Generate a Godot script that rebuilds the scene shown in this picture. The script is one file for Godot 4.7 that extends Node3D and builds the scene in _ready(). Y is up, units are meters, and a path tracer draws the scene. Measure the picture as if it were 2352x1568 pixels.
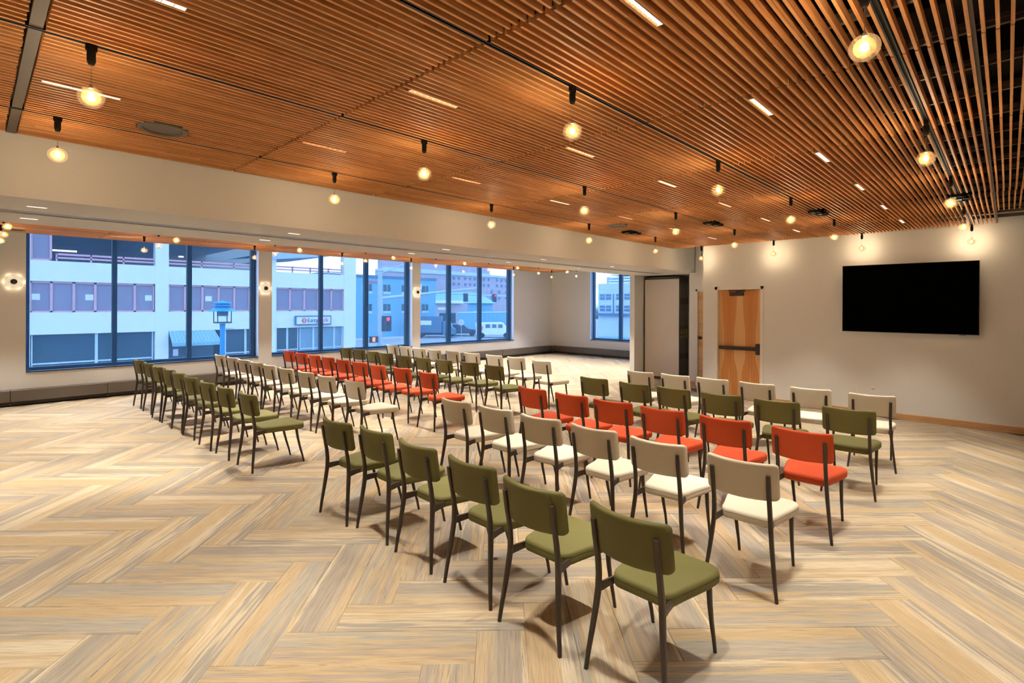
extends Node3D
# A conference room: rows of olive, white and red chairs on a herringbone carpet under a slatted wood ceiling.
# x runs along the window wall towards the wall with the television, -z towards the windows. Units are metres.

var counts := {}
var M := {}
const LAMP := Color(1.0, 0.965, 0.905)
const YC := 2.848      # underside of the slats
const PITCH := 0.0443
const JOINTS := [-2.555, -1.185, 0.185, 1.555, 2.925, 4.30, 5.67, 7.04, 8.41, 9.70, 11.07, 12.44, 13.81]


# ---------------------------------------------------------------- mesh building
class MB:
	var v := PackedVector3Array()
	var n := PackedVector3Array()
	var uv := PackedVector2Array()
	var c := PackedColorArray()
	var ix := PackedInt32Array()
	var col := Color.WHITE
	var uo := Vector2.ZERO
	var xf := Transform3D.IDENTITY

	func vert(p: Vector3, nn: Vector3, u: Vector2) -> int:
		v.append(xf * p)
		n.append((xf.basis * nn).normalized())
		uv.append(u + uo)
		c.append(col)
		return v.size() - 1

	func tri(a: int, b: int, d: int) -> void:
		var g := (v[b] - v[a]).cross(v[d] - v[a])
		if g.dot(n[a] + n[b] + n[d]) > 0.0:
			ix.append_array(PackedInt32Array([a, d, b]))
		else:
			ix.append_array(PackedInt32Array([a, b, d]))

	func quad(a: Vector3, b: Vector3, d: Vector3, e: Vector3, nn: Vector3, ua := Vector2.ZERO, ub := Vector2(1, 0), ud := Vector2(1, 1), ue := Vector2(0, 1)) -> void:
		var i := vert(a, nn, ua)
		vert(b, nn, ub)
		vert(d, nn, ud)
		vert(e, nn, ue)
		tri(i, i + 1, i + 2)
		tri(i, i + 2, i + 3)

	func box(at: Vector3, s: Vector3) -> void:
		cbox(at, s, 0.0)

	# a box from corner to corner
	func span(a: Vector3, b: Vector3, ch := 0.0) -> void:
		cbox((a + b) / 2.0, (b - a).abs(), ch)

	# a box with chamfered edges
	func cbox(at: Vector3, s: Vector3, ch: float) -> void:
		var hs := s / 2.0
		for ax in 3:
			var a1 := (ax + 1) % 3
			var a2 := (ax + 2) % 3
			for sg in [-1.0, 1.0]:
				var nn := Vector3.ZERO
				nn[ax] = sg
				var q := []
				for k in [[-1, -1], [1, -1], [1, 1], [-1, 1]]:
					var pt := Vector3.ZERO
					pt[ax] = sg * hs[ax]
					pt[a1] = k[0] * (hs[a1] - ch)
					pt[a2] = k[1] * (hs[a2] - ch)
					q.append(at + pt)
				var us := []
				for pt in q:
					us.append(Vector2(pt.z, pt.y) if ax == 0 else Vector2(pt.x, pt.z) if ax == 1 else Vector2(pt.x, pt.y))
				quad(q[0], q[1], q[2], q[3], nn, us[0], us[1], us[2], us[3])
		if ch <= 0.0:
			return
		for ax in 3:
			var a1 := (ax + 1) % 3
			var a2 := (ax + 2) % 3
			for s1 in [-1.0, 1.0]:
				for s2 in [-1.0, 1.0]:
					var nn := Vector3.ZERO
					nn[a1] = s1
					nn[a2] = s2
					var q := []
					for k in [[-1, 0], [1, 0], [1, 1], [-1, 1]]:
						var pt := Vector3.ZERO
						pt[ax] = k[0] * (hs[ax] - ch)
						pt[a1] = s1 * (hs[a1] - (ch if k[1] == 1 else 0.0))
						pt[a2] = s2 * (hs[a2] - (ch if k[1] == 0 else 0.0))
						q.append(at + pt)
					quad(q[0], q[1], q[2], q[3], nn.normalized())
		for sx in [-1.0, 1.0]:
			for sy in [-1.0, 1.0]:
				for sz in [-1.0, 1.0]:
					var nn := Vector3(sx, sy, sz).normalized()
					var i := vert(at + Vector3(sx * hs.x, sy * (hs.y - ch), sz * (hs.z - ch)), nn, Vector2.ZERO)
					vert(at + Vector3(sx * (hs.x - ch), sy * hs.y, sz * (hs.z - ch)), nn, Vector2.ZERO)
					vert(at + Vector3(sx * (hs.x - ch), sy * (hs.y - ch), sz * hs.z), nn, Vector2.ZERO)
					tri(i, i + 1, i + 2)

	# rings of equal length joined into a skin, normals smoothed
	func skin(rings: Array, closed := true, caps := true) -> void:
		var m: int = rings[0].size()
		var base := v.size()
		var flat := []
		for r in rings.size():
			for k in m:
				vert(rings[r][k], Vector3.UP, Vector2(float(k) / m, float(r) / rings.size()))
		var acc := PackedVector3Array()
		acc.resize(rings.size() * m)
		var quads := []
		var last := m if closed else m - 1
		for r in rings.size() - 1:
			for k in last:
				var k2 := (k + 1) % m
				var q := [base + r * m + k, base + r * m + k2, base + (r + 1) * m + k2, base + (r + 1) * m + k]
				var fn: Vector3 = (v[q[2]] - v[q[0]]).cross(v[q[3]] - v[q[1]])
				quads.append(q)
				for i in q:
					acc[i - base] += fn
		# outward: compare with the direction away from the ring centres
		var out := 0.0
		for r in rings.size():
			var mid := Vector3.ZERO
			for k in m:
				mid += v[base + r * m + k]
			mid /= m
			for k in m:
				out += acc[r * m + k].dot(v[base + r * m + k] - mid)
		var sg := 1.0 if out >= 0.0 else -1.0
		for i in acc.size():
			n[base + i] = (acc[i] * sg).normalized() if acc[i].length() > 1e-12 else Vector3.UP
		for q in quads:
			tri(q[0], q[1], q[2])
			tri(q[0], q[2], q[3])
		if caps:
			for e in [0, rings.size() - 1]:
				var mid := Vector3.ZERO
				for k in m:
					mid += v[base + e * m + k]
				mid /= m
				var other := Vector3.ZERO
				var o: int = 1 if e == 0 else e - 1
				for k in m:
					other += v[base + o * m + k]
				other /= m
				var nn := (mid - other).normalized() if mid.distance_to(other) > 1e-7 else Vector3.UP
				var inv := xf.affine_inverse()
				var ci := vert(inv * mid, inv.basis * nn, Vector2(0.5, 0.5))
				var first := v.size()
				for k in m:
					vert(inv * v[base + e * m + k], inv.basis * nn, Vector2.ZERO)
				for k in m:
					tri(ci, first + k, first + (k + 1) % m)

	# an oval bar along points; r: Vector2(half width across, half depth) at each point; side: the direction of r.x
	func bar(pts: Array, r: Array, side: Vector3, seg := 10, power := 2.0) -> void:
		var rings := []
		for i in pts.size():
			var t: Vector3 = (pts[mini(i + 1, pts.size() - 1)] - pts[maxi(i - 1, 0)]).normalized()
			var a := (side - t * side.dot(t)).normalized()
			var b := t.cross(a)
			var ring := []
			for k in seg:
				var w := TAU * (k + 0.5) / seg
				var cx := signf(cos(w)) * pow(absf(cos(w)), 2.0 / power)
				var cy := signf(sin(w)) * pow(absf(sin(w)), 2.0 / power)
				ring.append(pts[i] + a * cx * r[i].x + b * cy * r[i].y)
			rings.append(ring)
		skin(rings)

	# profile of Vector2(radius, height) turned about the y axis
	func lathe(at: Vector3, prof: Array, seg := 24, basis := Basis.IDENTITY) -> void:
		var rings := []
		for pr in prof:
			var ring := []
			for k in seg:
				var w := TAU * k / seg
				ring.append(at + basis * Vector3(cos(w) * pr.x, pr.y, sin(w) * pr.x))
			rings.append(ring)
		skin(rings, true, prof[0].x > 1e-4 or prof[-1].x > 1e-4)

	func ball(at: Vector3, r: float, sy := 1.0, seg := 20, lat := 12) -> void:
		var prof := []
		for i in lat + 1:
			var w := PI * i / lat
			prof.append(Vector2(maxf(r * sin(w), 1e-5), r * sy * cos(w)))
		lathe(at, prof, seg)

	# an upholstered pad with a rounded rectangular outline; shape turns Vector3(a, b, depth) into a place
	func pad(w: float, h: float, r: float, t: float, e: float, dome: float, shape: Callable, seam := 0.35) -> void:
		var line := []      # [point, outward normal]
		for k in 4:
			var cx := (w - r) * (1 if k == 0 or k == 3 else -1)
			var cy := (h - r) * (1 if k < 2 else -1)
			for i in 7:
				var a := PI / 2 * (k + i / 6.0)
				var d := Vector2(cos(a), sin(a))
				line.append([Vector2(cx, cy) + d * r, d])
			# points along the straight side that follows
			var nk := (k + 1) % 4
			var nx := (w - r) * (1 if nk == 0 or nk == 3 else -1)
			var ny := (h - r) * (1 if nk < 2 else -1)
			var a2 := PI / 2 * (k + 1)
			var d2 := Vector2(cos(a2), sin(a2))
			for i in range(1, 8):
				line.append([Vector2(cx, cy).lerp(Vector2(nx, ny), i / 8.0) + d2 * r, d2])
		var prof := []      # [inset, depth, scale of the inset outline]
		for s in [0.02, 0.25, 0.5, 0.75, 0.92]:
			prof.append([e, t / 2 + dome * (1 - s * s), s])
		for i in 5:
			var a := PI / 2 * i / 4.0
			prof.append([e * (1 - sin(a)), (t / 2 - e) + e * cos(a), 1.0])
		var ys := (t / 2 - e) * (1 - 2 * seam)
		prof.append([0.0, ys + 0.002, 1.0])
		prof.append([0.0022, ys, 1.0])
		prof.append([0.0, ys - 0.002, 1.0])
		for i in range(4, -1, -1):
			var a := PI / 2 * i / 4.0
			prof.append([e * (1 - sin(a)), -(t / 2 - e) - e * cos(a), 1.0])
		for s in [0.92, 0.75, 0.5, 0.25, 0.02]:
			prof.append([e, -t / 2 - dome * 0.3 * (1 - s * s), s])
		var rings := []
		for pr in prof:
			var ring := []
			for l in line:
				var q: Vector2 = (l[0] - l[1] * pr[0]) * pr[2]
				ring.append(shape.call(Vector3(q.x, q.y, pr[1])))
			rings.append(ring)
		skin(rings, true, false)

	func mesh() -> ArrayMesh:
		var a := []
		a.resize(Mesh.ARRAY_MAX)
		a[Mesh.ARRAY_VERTEX] = v
		a[Mesh.ARRAY_NORMAL] = n
		a[Mesh.ARRAY_TEX_UV] = uv
		a[Mesh.ARRAY_COLOR] = c
		a[Mesh.ARRAY_INDEX] = ix
		var m := ArrayMesh.new()
		m.add_surface_from_arrays(Mesh.PRIMITIVE_TRIANGLES, a)
		return m


# ---------------------------------------------------------------- nodes
func numbered(called: String) -> String:
	if not counts.has(called):
		counts[called] = 0
		return called
	counts[called] += 1
	return "%s_%03d" % [called, counts[called]]


func tag(o, label := "", category := "", group := "", kind := ""):
	if label: o.set_meta("label", label)
	if category: o.set_meta("category", category)
	if group: o.set_meta("group", group)
	if kind: o.set_meta("kind", kind)
	return o


func thing(called: String, label: String, category: String, at := Vector3.ZERO, turn := 0.0, group := ""):
	var o := Node3D.new()
	o.name = numbered(called)
	add_child(o)
	o.position = at
	o.rotation.y = turn
	return tag(o, label, category, group)


func put(called: String, mesh: Mesh, mat: Material, parent: Node = null):
	var o := MeshInstance3D.new()
	o.name = numbered(called) if parent == null else called
	o.mesh = mesh
	o.material_override = mat
	(self if parent == null else parent).add_child(o, true)
	return o


func obj(called: String, b: MB, mat: Material, parent: Node = null):
	return put(called, b.mesh(), mat, parent)


func boxed(called: String, a: Vector3, b: Vector3, mat: Material, parent: Node = null, ch := 0.0):
	var m := MB.new()
	m.span(a, b, ch)
	return obj(called, m, mat, parent)


func setting(called: String, label: String, category: String):
	var o := Node3D.new()
	o.name = numbered(called)
	add_child(o)
	return tag(o, label, category, "", "structure")


# ---------------------------------------------------------------- materials
func mat(called: String, colour: Color, rough := 0.8, metal := 0.0) -> StandardMaterial3D:
	var m := StandardMaterial3D.new()
	m.albedo_color = colour
	m.roughness = rough
	m.metallic = metal
	M[called] = m
	return m


func c8(r: int, g: int, b: int) -> Color:
	return Color8(r, g, b)


func noise_tex(seed_: int, freq: float, size: int, lo: Color, hi: Color) -> NoiseTexture2D:
	var f := FastNoiseLite.new()
	f.seed = seed_
	f.frequency = freq
	f.noise_type = FastNoiseLite.TYPE_SIMPLEX_SMOOTH
	var t := NoiseTexture2D.new()
	t.width = size
	t.height = size
	t.seamless = true
	t.noise = f
	var g := Gradient.new()
	g.set_color(0, lo)
	g.set_color(1, hi)
	t.color_ramp = g
	return t


# carpet planks: eight strips of heathered yarn side by side, streaks running along each plank
func carpet_texture() -> ImageTexture:
	var w := 2048
	var h := 1024
	var rng := RandomNumberGenerator.new()
	rng.seed = 4711
	var tones := [Color8(176, 156, 125), Color8(181, 164, 137), Color8(156, 142, 125), Color8(145, 136, 124), Color8(173, 151, 117), Color8(186, 172, 148), Color8(153, 146, 134), Color8(166, 151, 129)]
	# streak noise: fine across, long along
	var fn := FastNoiseLite.new()
	fn.seed = 7
	fn.frequency = 0.028
	fn.fractal_octaves = 3
	var blend := fn.get_image(w, 40)
	blend.resize(w, h, Image.INTERPOLATE_CUBIC)
	fn.seed = 19
	fn.frequency = 0.17
	fn.fractal_octaves = 2
	var fine := fn.get_image(w, 26)
	fine.resize(w, h, Image.INTERPOLATE_CUBIC)
	fn.seed = 31
	fn.frequency = 0.34
	var tuft := fn.get_image(w, h)
	blend.convert(Image.FORMAT_L8)
	fine.convert(Image.FORMAT_L8)
	tuft.convert(Image.FORMAT_L8)
	var bd := blend.get_data()
	var fd := fine.get_data()
	var td := tuft.get_data()
	var out := PackedByteArray()
	out.resize(w * h * 3)
	# two sets of yarn bands for every strip; along the plank one gives way to the other in streaks
	var set1 := PackedByteArray()
	var set2 := PackedByteArray()
	for k in 2:
		var x := 0
		while x < w:
			var run := mini(rng.randi_range(26, 130), (x / 256 + 1) * 256 - x)
			var t: Color = tones[rng.randi() % tones.size()]
			for i in run:
				(set1 if k == 0 else set2).append_array(PackedByteArray([t.r8, t.g8, t.b8]))
			x += run
	for y in h:
		var row := y * w
		for x in w:
			var q := row + x
			var m := clampf((bd[q] - 128) * 0.022 + 0.5, 0.0, 1.0)
			var edge := clampi((x & 255) + ((fd[q] - 128) >> 3), 0, 255)
			var i := ((x & 0x700) + edge) * 3
			var k := 1.0 + (fd[q] - 128) * 0.0007 + (td[q] - 128) * 0.0009
			if fd[q] < 44:
				k *= 0.88
			var j := q * 3
			out[j] = mini(255, int(lerpf(set1[i], set2[i], m) * k))
			out[j + 1] = mini(255, int(lerpf(set1[i + 1], set2[i + 1], m) * k))
			out[j + 2] = mini(255, int(lerpf(set1[i + 2], set2[i + 2], m) * k))
	var im := Image.create_from_data(w, h, false, Image.FORMAT_RGB8, out)
	return ImageTexture.create_from_image(im)


# long straight wood grain, running along x of the texture
func grain_texture(seed_: int, a: Color, b: Color, w := 512, h := 256) -> ImageTexture:
	var fn := FastNoiseLite.new()
	fn.seed = seed_
	fn.frequency = 0.03
	fn.fractal_octaves = 4
	var g := fn.get_image(24, h)
	g.resize(w, h, Image.INTERPOLATE_CUBIC)
	fn.seed = seed_ + 5
	fn.frequency = 0.16
	var f := fn.get_image(60, h)
	f.resize(w, h, Image.INTERPOLATE_CUBIC)
	g.convert(Image.FORMAT_L8)
	f.convert(Image.FORMAT_L8)
	var gd := g.get_data()
	var fd := f.get_data()
	var out := PackedByteArray()
	out.resize(w * h * 3)
	for i in w * h:
		var k := clampf(0.5 + (gd[i] - 128) * 0.0055 + (fd[i] - 128) * 0.0026, 0.0, 1.0)
		var c := a.lerp(b, k)
		out[i * 3] = c.r8
		out[i * 3 + 1] = c.g8
		out[i * 3 + 2] = c.b8
	return ImageTexture.create_from_image(Image.create_from_data(w, h, false, Image.FORMAT_RGB8, out))


# book-matched veneer of the door: two dark heartwood flames on pale sapwood
func veneer_texture() -> ImageTexture:
	var w := 256
	var h := 640
	var fn := FastNoiseLite.new()
	fn.seed = 88
	fn.frequency = 0.012
	var im := Image.create(w, h, false, Image.FORMAT_RGB8)
	for y in h:
		var t := float(y) / h
		var half: float
		if t < 0.62:
			half = lerpf(0.36, 0.21, smoothstep(0.0, 0.62, t))
		else:
			half = lerpf(0.21, 0.40, smoothstep(0.6, 0.78, t))
		for x in w:
			var u := float(x) / w
			var fold := absf(fposmod(u * 2.0, 1.0) - 0.5) * 2.0 * 0.5
			var wob := fn.get_noise_2d(fold * 160.0, y * 0.25) * 0.04
			var d := (fold + wob) / half
			var line := 0.5 + 0.5 * sin((fold * 60.0 + fn.get_noise_2d(fold * 420.0, y * 0.12) * 3.0))
			var c := Color8(228, 180, 122)
			if d < 1.0:
				c = Color8(202, 130, 64).lerp(Color8(218, 154, 92), clampf(d * 0.3 + line * 0.45, 0, 1))
				var arch := (t - 0.70) / 0.30
				if arch > 0.0 and d < arch * 0.42:
					c = c.lerp(Color8(236, 188, 130), 0.55 - 0.3 * line)
				if t < 0.35 and d < (0.35 - t) * 1.3:
					c = c.lerp(Color8(208, 124, 56), 0.6)
			else:
				c = c.lerp(Color8(214, 162, 102), line * 0.35)
			im.set_pixel(x, y, c)
	return ImageTexture.create_from_image(im)


func bumpy(m: StandardMaterial3D, seed_: int, freq: float, depth: float, uvs: float) -> void:
	m.heightmap_enabled = true
	m.heightmap_texture = noise_tex(seed_, freq, 256, Color.BLACK, Color.WHITE)
	m.heightmap_scale = depth
	m.uv1_triplanar = true
	m.uv1_scale = Vector3.ONE * uvs


func glow(called: String, colour: Color, energy: float) -> StandardMaterial3D:
	var m := mat(called, colour, 0.5)
	m.emission_enabled = true
	m.emission = colour
	m.emission_energy_multiplier = energy
	return m


func glass(called: String, colour: Color, alpha: float, rough := 0.05) -> StandardMaterial3D:
	var m := mat(called, colour, rough)
	m.albedo_color.a = alpha
	m.transparency = BaseMaterial3D.TRANSPARENCY_ALPHA
	return m


func materials() -> void:
	bumpy(mat("paint", c8(230, 229, 225), 0.75), 3, 0.05, 0.06, 1.5)
	bumpy(mat("paint_white", c8(233, 229, 220), 0.55), 4, 0.05, 0.03, 2.0)
	mat("black", c8(14, 13, 13), 0.9)
	mat("plenum", c8(20, 17, 15), 0.95)
	mat("rail", c8(96, 84, 74), 0.5, 0.3)
	mat("track", c8(40, 37, 36), 0.35, 0.6)
	mat("channel", c8(92, 82, 74), 0.45, 0.4)
	mat("bronze", c8(70, 60, 53), 0.42, 0.35)
	mat("dark_frame", c8(50, 58, 76), 0.4, 0.3)
	mat("heater", c8(104, 95, 87), 0.45, 0.3)
	mat("heater_dark", c8(44, 34, 30), 0.7)
	mat("steel", c8(168, 166, 162), 0.35, 0.8)
	mat("brass", c8(196, 160, 80), 0.35, 0.9)
	mat("tv_bezel", c8(150, 148, 146), 0.4, 0.5)
	mat("screen", c8(2, 2, 2), 0.6).metallic_specular = 0.08
	mat("plastic_white", c8(236, 230, 219), 0.4)
	mat("plastic_dark", c8(58, 50, 45), 0.6)
	mat("hardware", c8(66, 56, 52), 0.4, 0.5)
	mat("partition", c8(222, 213, 206), 0.7)
	mat("partition_trim", c8(70, 64, 56), 0.5, 0.3)
	# carpet
	var m := mat("carpet", Color.WHITE, 0.95)
	m.albedo_texture = carpet_texture()
	m.rim_enabled = true
	m.rim = 0.15
	mat("carpet_joint", c8(120, 106, 88), 0.95)
	# slats
	m = mat("slat", Color.WHITE, 0.55)
	m.albedo_texture = grain_texture(12, c8(196, 128, 68), c8(232, 170, 110))
	m.vertex_color_use_as_albedo = true
	m.uv1_scale = Vector3(0.7, 4.0, 1.0)
	# doors and skirting
	m = mat("veneer", Color.WHITE, 0.4)
	m.albedo_texture = veneer_texture()
	m = mat("maple", Color.WHITE, 0.45)
	m.albedo_texture = grain_texture(40, c8(196, 150, 100), c8(218, 178, 130))
	# upholstery
	for a in [["olive", c8(101, 97, 46), 0.7], ["cream", c8(219, 208, 186), 0.9], ["red", c8(206, 78, 36), 0.85]]:
		m = mat(a[0], a[1], a[2])
		bumpy(m, 60, 0.45, 0.03 if a[0] != "olive" else 0.012, 6.0)
		m.rim_enabled = true
		m.rim = 0.2
		m.rim_tint = 0.6
	# lamps
	glow("bulb", c8(255, 226, 170), 14.0)
	var amber := glow("amber", c8(255, 190, 60), 0.75)
	amber.albedo_color = c8(96, 62, 14)
	amber.albedo_color.a = 0.42
	amber.transparency = BaseMaterial3D.TRANSPARENCY_ALPHA
	amber.emission_texture = noise_tex(77, 0.06, 128, c8(70, 40, 4), c8(255, 205, 100))
	amber.emission_operator = BaseMaterial3D.EMISSION_OP_MULTIPLY
	amber.uv1_triplanar = true
	amber.uv1_scale = Vector3.ONE * 9.0
	glass("globe", c8(92, 80, 64), 0.12, 0.04)
	glow("diffuser", c8(255, 236, 208), 3.2)
	glow("soffit_lamp", c8(255, 238, 214), 1.3)
	mat("louvre", c8(226, 222, 216), 0.3, 0.6)
	glow("halo", c8(255, 240, 214), 0.6)
	glass("sconce_glass", c8(226, 230, 230), 0.35, 0.1)
	# windows
	glass("pane", c8(190, 215, 240), 0.06, 0.02)
	var s := glass("shade", c8(16, 98, 160), 0.42, 0.9)
	s.backlight_enabled = true
	s.backlight = Color(0.26, 0.26, 0.26)


# ---------------------------------------------------------------- camera helpers (for choosing what shows largest)
var eye := Vector3(0, 1.7, 0)
var look := Basis.IDENTITY


func in_frame(p: Vector3, margin := 0.0) -> bool:
	var q := look.inverse() * (p - eye)
	if q.z > -0.2:
		return false
	var px := 1176.0 + 1190.55 * q.x / -q.z
	var py := 701.94 - 1190.55 * q.y / -q.z
	return px > -margin and px < 2352 + margin and py > -margin and py < 1568 + margin


# ---------------------------------------------------------------- floor
func build_floor() -> void:
	var floor_ = setting("floor", "herringbone carpet of streaked beige, tan and grey planks", "floor")
	boxed("slab", Vector3(-3.6, -0.3, -12.6), Vector3(15.3, -0.008, 4.2), M.carpet_joint, floor_)
	var w := 0.25
	var l := 1.0
	var d1 := Vector3(1, 0, 1).normalized()
	var d2 := Vector3(1, 0, -1).normalized()
	var apex := Vector3(4.138, 0, -0.411)
	var rng := RandomNumberGenerator.new()
	rng.seed = 99
	var planks := []
	for m in range(-8, 9):
		for i in range(-60, 60):
			for kind in 2:
				var p0 := i * w + 2 * l * m - (w if kind == 1 else 0.0)
				var q0 := i * w
				var cp := p0 + (l if kind == 0 else w) / 2.0
				var cq := q0 + (w if kind == 0 else l) / 2.0
				var at := apex - d2 * cp - d1 * cq
				if at.x < -3.3 or at.x > 14.7 or at.z < -11.95 or at.z > 3.8:
					continue
				if at.x > 9.9 and at.z > -4.4:
					continue
				if at.x > 11.5 and at.z > -6.5:
					continue
				var near := in_frame(at, 60.0)
				planks.append([at, kind, eye.distance_to(at) if near else 1000.0 + eye.distance_to(at), rng.randi() % 8, rng.randi() % 2])
	planks.sort_custom(func(a, b): return a[2] < b[2])
	var meshes := []
	for k in 8:
		var b := MB.new()
		plank(b, k)
		meshes.append(b.mesh())
	var rest := MB.new()
	for k in planks.size():
		var a = planks[k]
		var turn := (PI / 4 if a[1] == 0 else -PI / 4) + (PI if a[4] == 1 else 0.0)
		if k < 300:
			var o = put("carpet_plank", meshes[a[3]], M.carpet, floor_)
			o.position = a[0]
			o.rotation.y = turn
		else:
			rest.xf = Transform3D(Basis(Vector3.UP, turn), a[0])
			plank(rest, a[3])
	tag(obj("carpet_planks", rest, M.carpet, floor_), "", "", "", "stuff")


# one carpet plank along its own x axis, top at y = 0
func plank(b: MB, k: int) -> void:
	var hx := 0.4994
	var hz := 0.1244
	var e := 0.003
	var u0 := (k + 0.02) / 8.0
	var u1 := (k + 0.98) / 8.0
	var top := [Vector3(-hx + e, 0, -hz + e), Vector3(hx - e, 0, -hz + e), Vector3(hx - e, 0, hz - e), Vector3(-hx + e, 0, hz - e)]
	var low := [Vector3(-hx, -0.0065, -hz), Vector3(hx, -0.0065, -hz), Vector3(hx, -0.0065, hz), Vector3(-hx, -0.0065, hz)]
	var uvs := [Vector2(u0, 0), Vector2(u0, 1), Vector2(u1, 1), Vector2(u1, 0)]
	b.quad(top[0], top[1], top[2], top[3], Vector3.UP, uvs[0], uvs[1], uvs[2], uvs[3])
	var out := [Vector3(0, 1, -1), Vector3(1, 1, 0), Vector3(0, 1, 1), Vector3(-1, 1, 0)]
	for i in 4:
		var j := (i + 1) % 4
		b.quad(low[i], low[j], top[j], top[i], out[i].normalized(), uvs[i], uvs[j], uvs[j], uvs[i])


# ---------------------------------------------------------------- ceiling
func cuts_of(z: float) -> Array:
	var cuts := []
	for s in [[0.875, -4.02, 0.15], [6.38, -4.03, 0.15], [0.45, -11.1, 0.15]]:
		var dz: float = absf(z - s[1])
		if dz < s[2]:
			var dx := sqrt(s[2] * s[2] - dz * dz)
			cuts.append([s[0] - dx, s[0] + dx])
	for zt in [-4.22, -2.94, -1.66, -0.37]:
		if absf(z - zt) < 0.075:
			cuts.append([6.90, 7.26])
	return cuts


# [x where it begins, z] of every strip light in the slats
func light_rows() -> Array:
	var r := []
	for z in [-3.603, -2.3184, -1.0337, 0.2510, 1.5357]:
		for j in range(1, 9):
			if z > 1.0 and j > 5:
				continue
			if z > 0.0 and j == 8:
				continue
			r.append([JOINTS[j] + 0.065, z])
	for z in [-7.0679, -9.0614, -10.9220]:
		for j in range(1, 12):
			r.append([JOINTS[j] + 0.065, z])
	return r


func slat_box(b: MB, x0: float, x1: float, z: float, tone: float, hue: float, u: float) -> void:
	b.col = Color(tone, tone * (1.0 - hue * 0.06), tone * (1.0 - hue * 0.14))
	b.uo = Vector2(u, u * 3.7)
	b.box(Vector3((x0 + x1) / 2, YC + 0.0225, z), Vector3(x1 - x0, 0.045, 0.0125))


func build_ceiling() -> void:
	var top = setting("ceiling", "wood slat ceiling hung below a black void", "ceiling")
	boxed("slab", Vector3(-3.6, 3.72, -12.6), Vector3(15.3, 3.95, 4.2), M.plenum, top)
	var rng := RandomNumberGenerator.new()
	rng.seed = 5
	var slats := []
	for field in 2:
		var z0 := -4.8213 if field == 0 else -11.52
		var z1 := 3.9 if field == 0 else -6.5
		var off := []
		for j in JOINTS.size():
			off.append(rng.randf_range(-0.0035, 0.0035))
		for k in int((z1 - z0) / PITCH):
			var zk := z0 + k * PITCH
			for j in JOINTS.size() - 1:
				if field == 0 and j > 8 or field == 0 and j == 8 and zk > -0.12:
					continue
				var a: float = JOINTS[j] + (0.03 if j == 2 else 0.009)
				var b: float = JOINTS[j + 1] - (0.03 if j == 1 else 0.009) + rng.randf_range(-0.005, 0.002)
				var z: float = zk + off[j]
				var tone := rng.randf_range(0.82, 1.08)
				var hue := rng.randf_range(-1.0, 1.0)
				var segs := [[a, b]]
				for cut in cuts_of(z):
					var next := []
					for s in segs:
						if cut[1] <= s[0] or cut[0] >= s[1]:
							next.append(s)
							continue
						if cut[0] - s[0] > 0.03: next.append([s[0], cut[0]])
						if s[1] - cut[1] > 0.03: next.append([cut[1], s[1]])
					segs = next
				for s in segs:
					var mid := Vector3((s[0] + s[1]) / 2, YC, z)
					var seen := in_frame(mid, 0.0) or in_frame(Vector3(s[1] - 0.1, YC, z)) or in_frame(Vector3(s[0] + 0.1, YC, z))
					var size: float = (s[1] - s[0]) / eye.distance_squared_to(mid)
					slats.append([s[0], s[1], z, tone, hue, rng.randf() * 7.0, size if seen and field == 0 else -1.0])
	slats.sort_custom(func(a, b): return a[6] > b[6])
	var rest := MB.new()
	for k in slats.size():
		var a = slats[k]
		if k < 300:
			var b := MB.new()
			slat_box(b, a[0], a[1], a[2], a[3], a[4], a[5])
			obj("slat", b, M.slat, top)
		else:
			slat_box(rest, a[0], a[1], a[2], a[3], a[4], a[5])
	tag(obj("slats", rest, M.slat, top), "", "", "", "stuff")
	# carrier rails across the slats
	var b := MB.new()
	b.box(Vector3(0, YC + 0.055, -0.5), Vector3(0.022, 0.02, 8.7))
	b.box(Vector3(0, YC + 0.075, -0.5), Vector3(0.05, 0.02, 8.7))
	var rail_mesh := b.mesh()
	var x := 2.997 - 0.457 * 12
	while x < 9.7:
		var o = put("carrier_rail", rail_mesh, M.rail, top)
		o.position.x = x
		x += 0.457
	b = MB.new()
	b.box(Vector3(0, YC + 0.055, -9.0), Vector3(0.022, 0.02, 5.1))
	rail_mesh = b.mesh()
	for j in JOINTS.size():
		var o = put("carrier_rail", rail_mesh, M.rail, top)
		o.position.x = JOINTS[j] + 0.07
	# metal cover plates between the panels
	boxed("cover_plate", Vector3(0.163, YC + 0.004, -4.86), Vector3(0.207, YC + 0.03, 3.9), M.channel, top)
	boxed("cover_plate", Vector3(-3.4, YC + 0.012, -0.125), Vector3(9.72, YC + 0.05, -0.102), M.channel, top)
	# the joists of the void, black like the slab
	for k in 12:
		boxed("joist", Vector3(-3.4 + k * 1.2, 3.42, -4.8), Vector3(-3.32 + k * 1.2, 3.71, 4.1), M.plenum, top)


func build_tracks() -> void:
	var where := [[-4.2232, "nearest the white beam"], [-2.9385, "second from the white beam"], [-1.6538, "third from the white beam"], [-0.3691, "farthest from the white beam"]]
	for a in where:
		var t = thing("lighting_track", "dark metal lighting track between ceiling slats, " + a[1], "track", Vector3(3.2, YC, a[0]), 0.0, "lighting tracks in the slat ceiling")
		track_parts(t, 6.5, 0.026)
	for a in [[-8.574, "nearest the white beam"], [-9.593, "middle one"], [-10.5676, "nearest the windows"]]:
		var t = thing("lighting_track", "dark lighting track in the window bay ceiling, " + a[1], "track", Vector3(5.4, YC, a[0]), 0.0, "lighting tracks of the window bay")
		track_parts(t, 8.4, 0.026)


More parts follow.
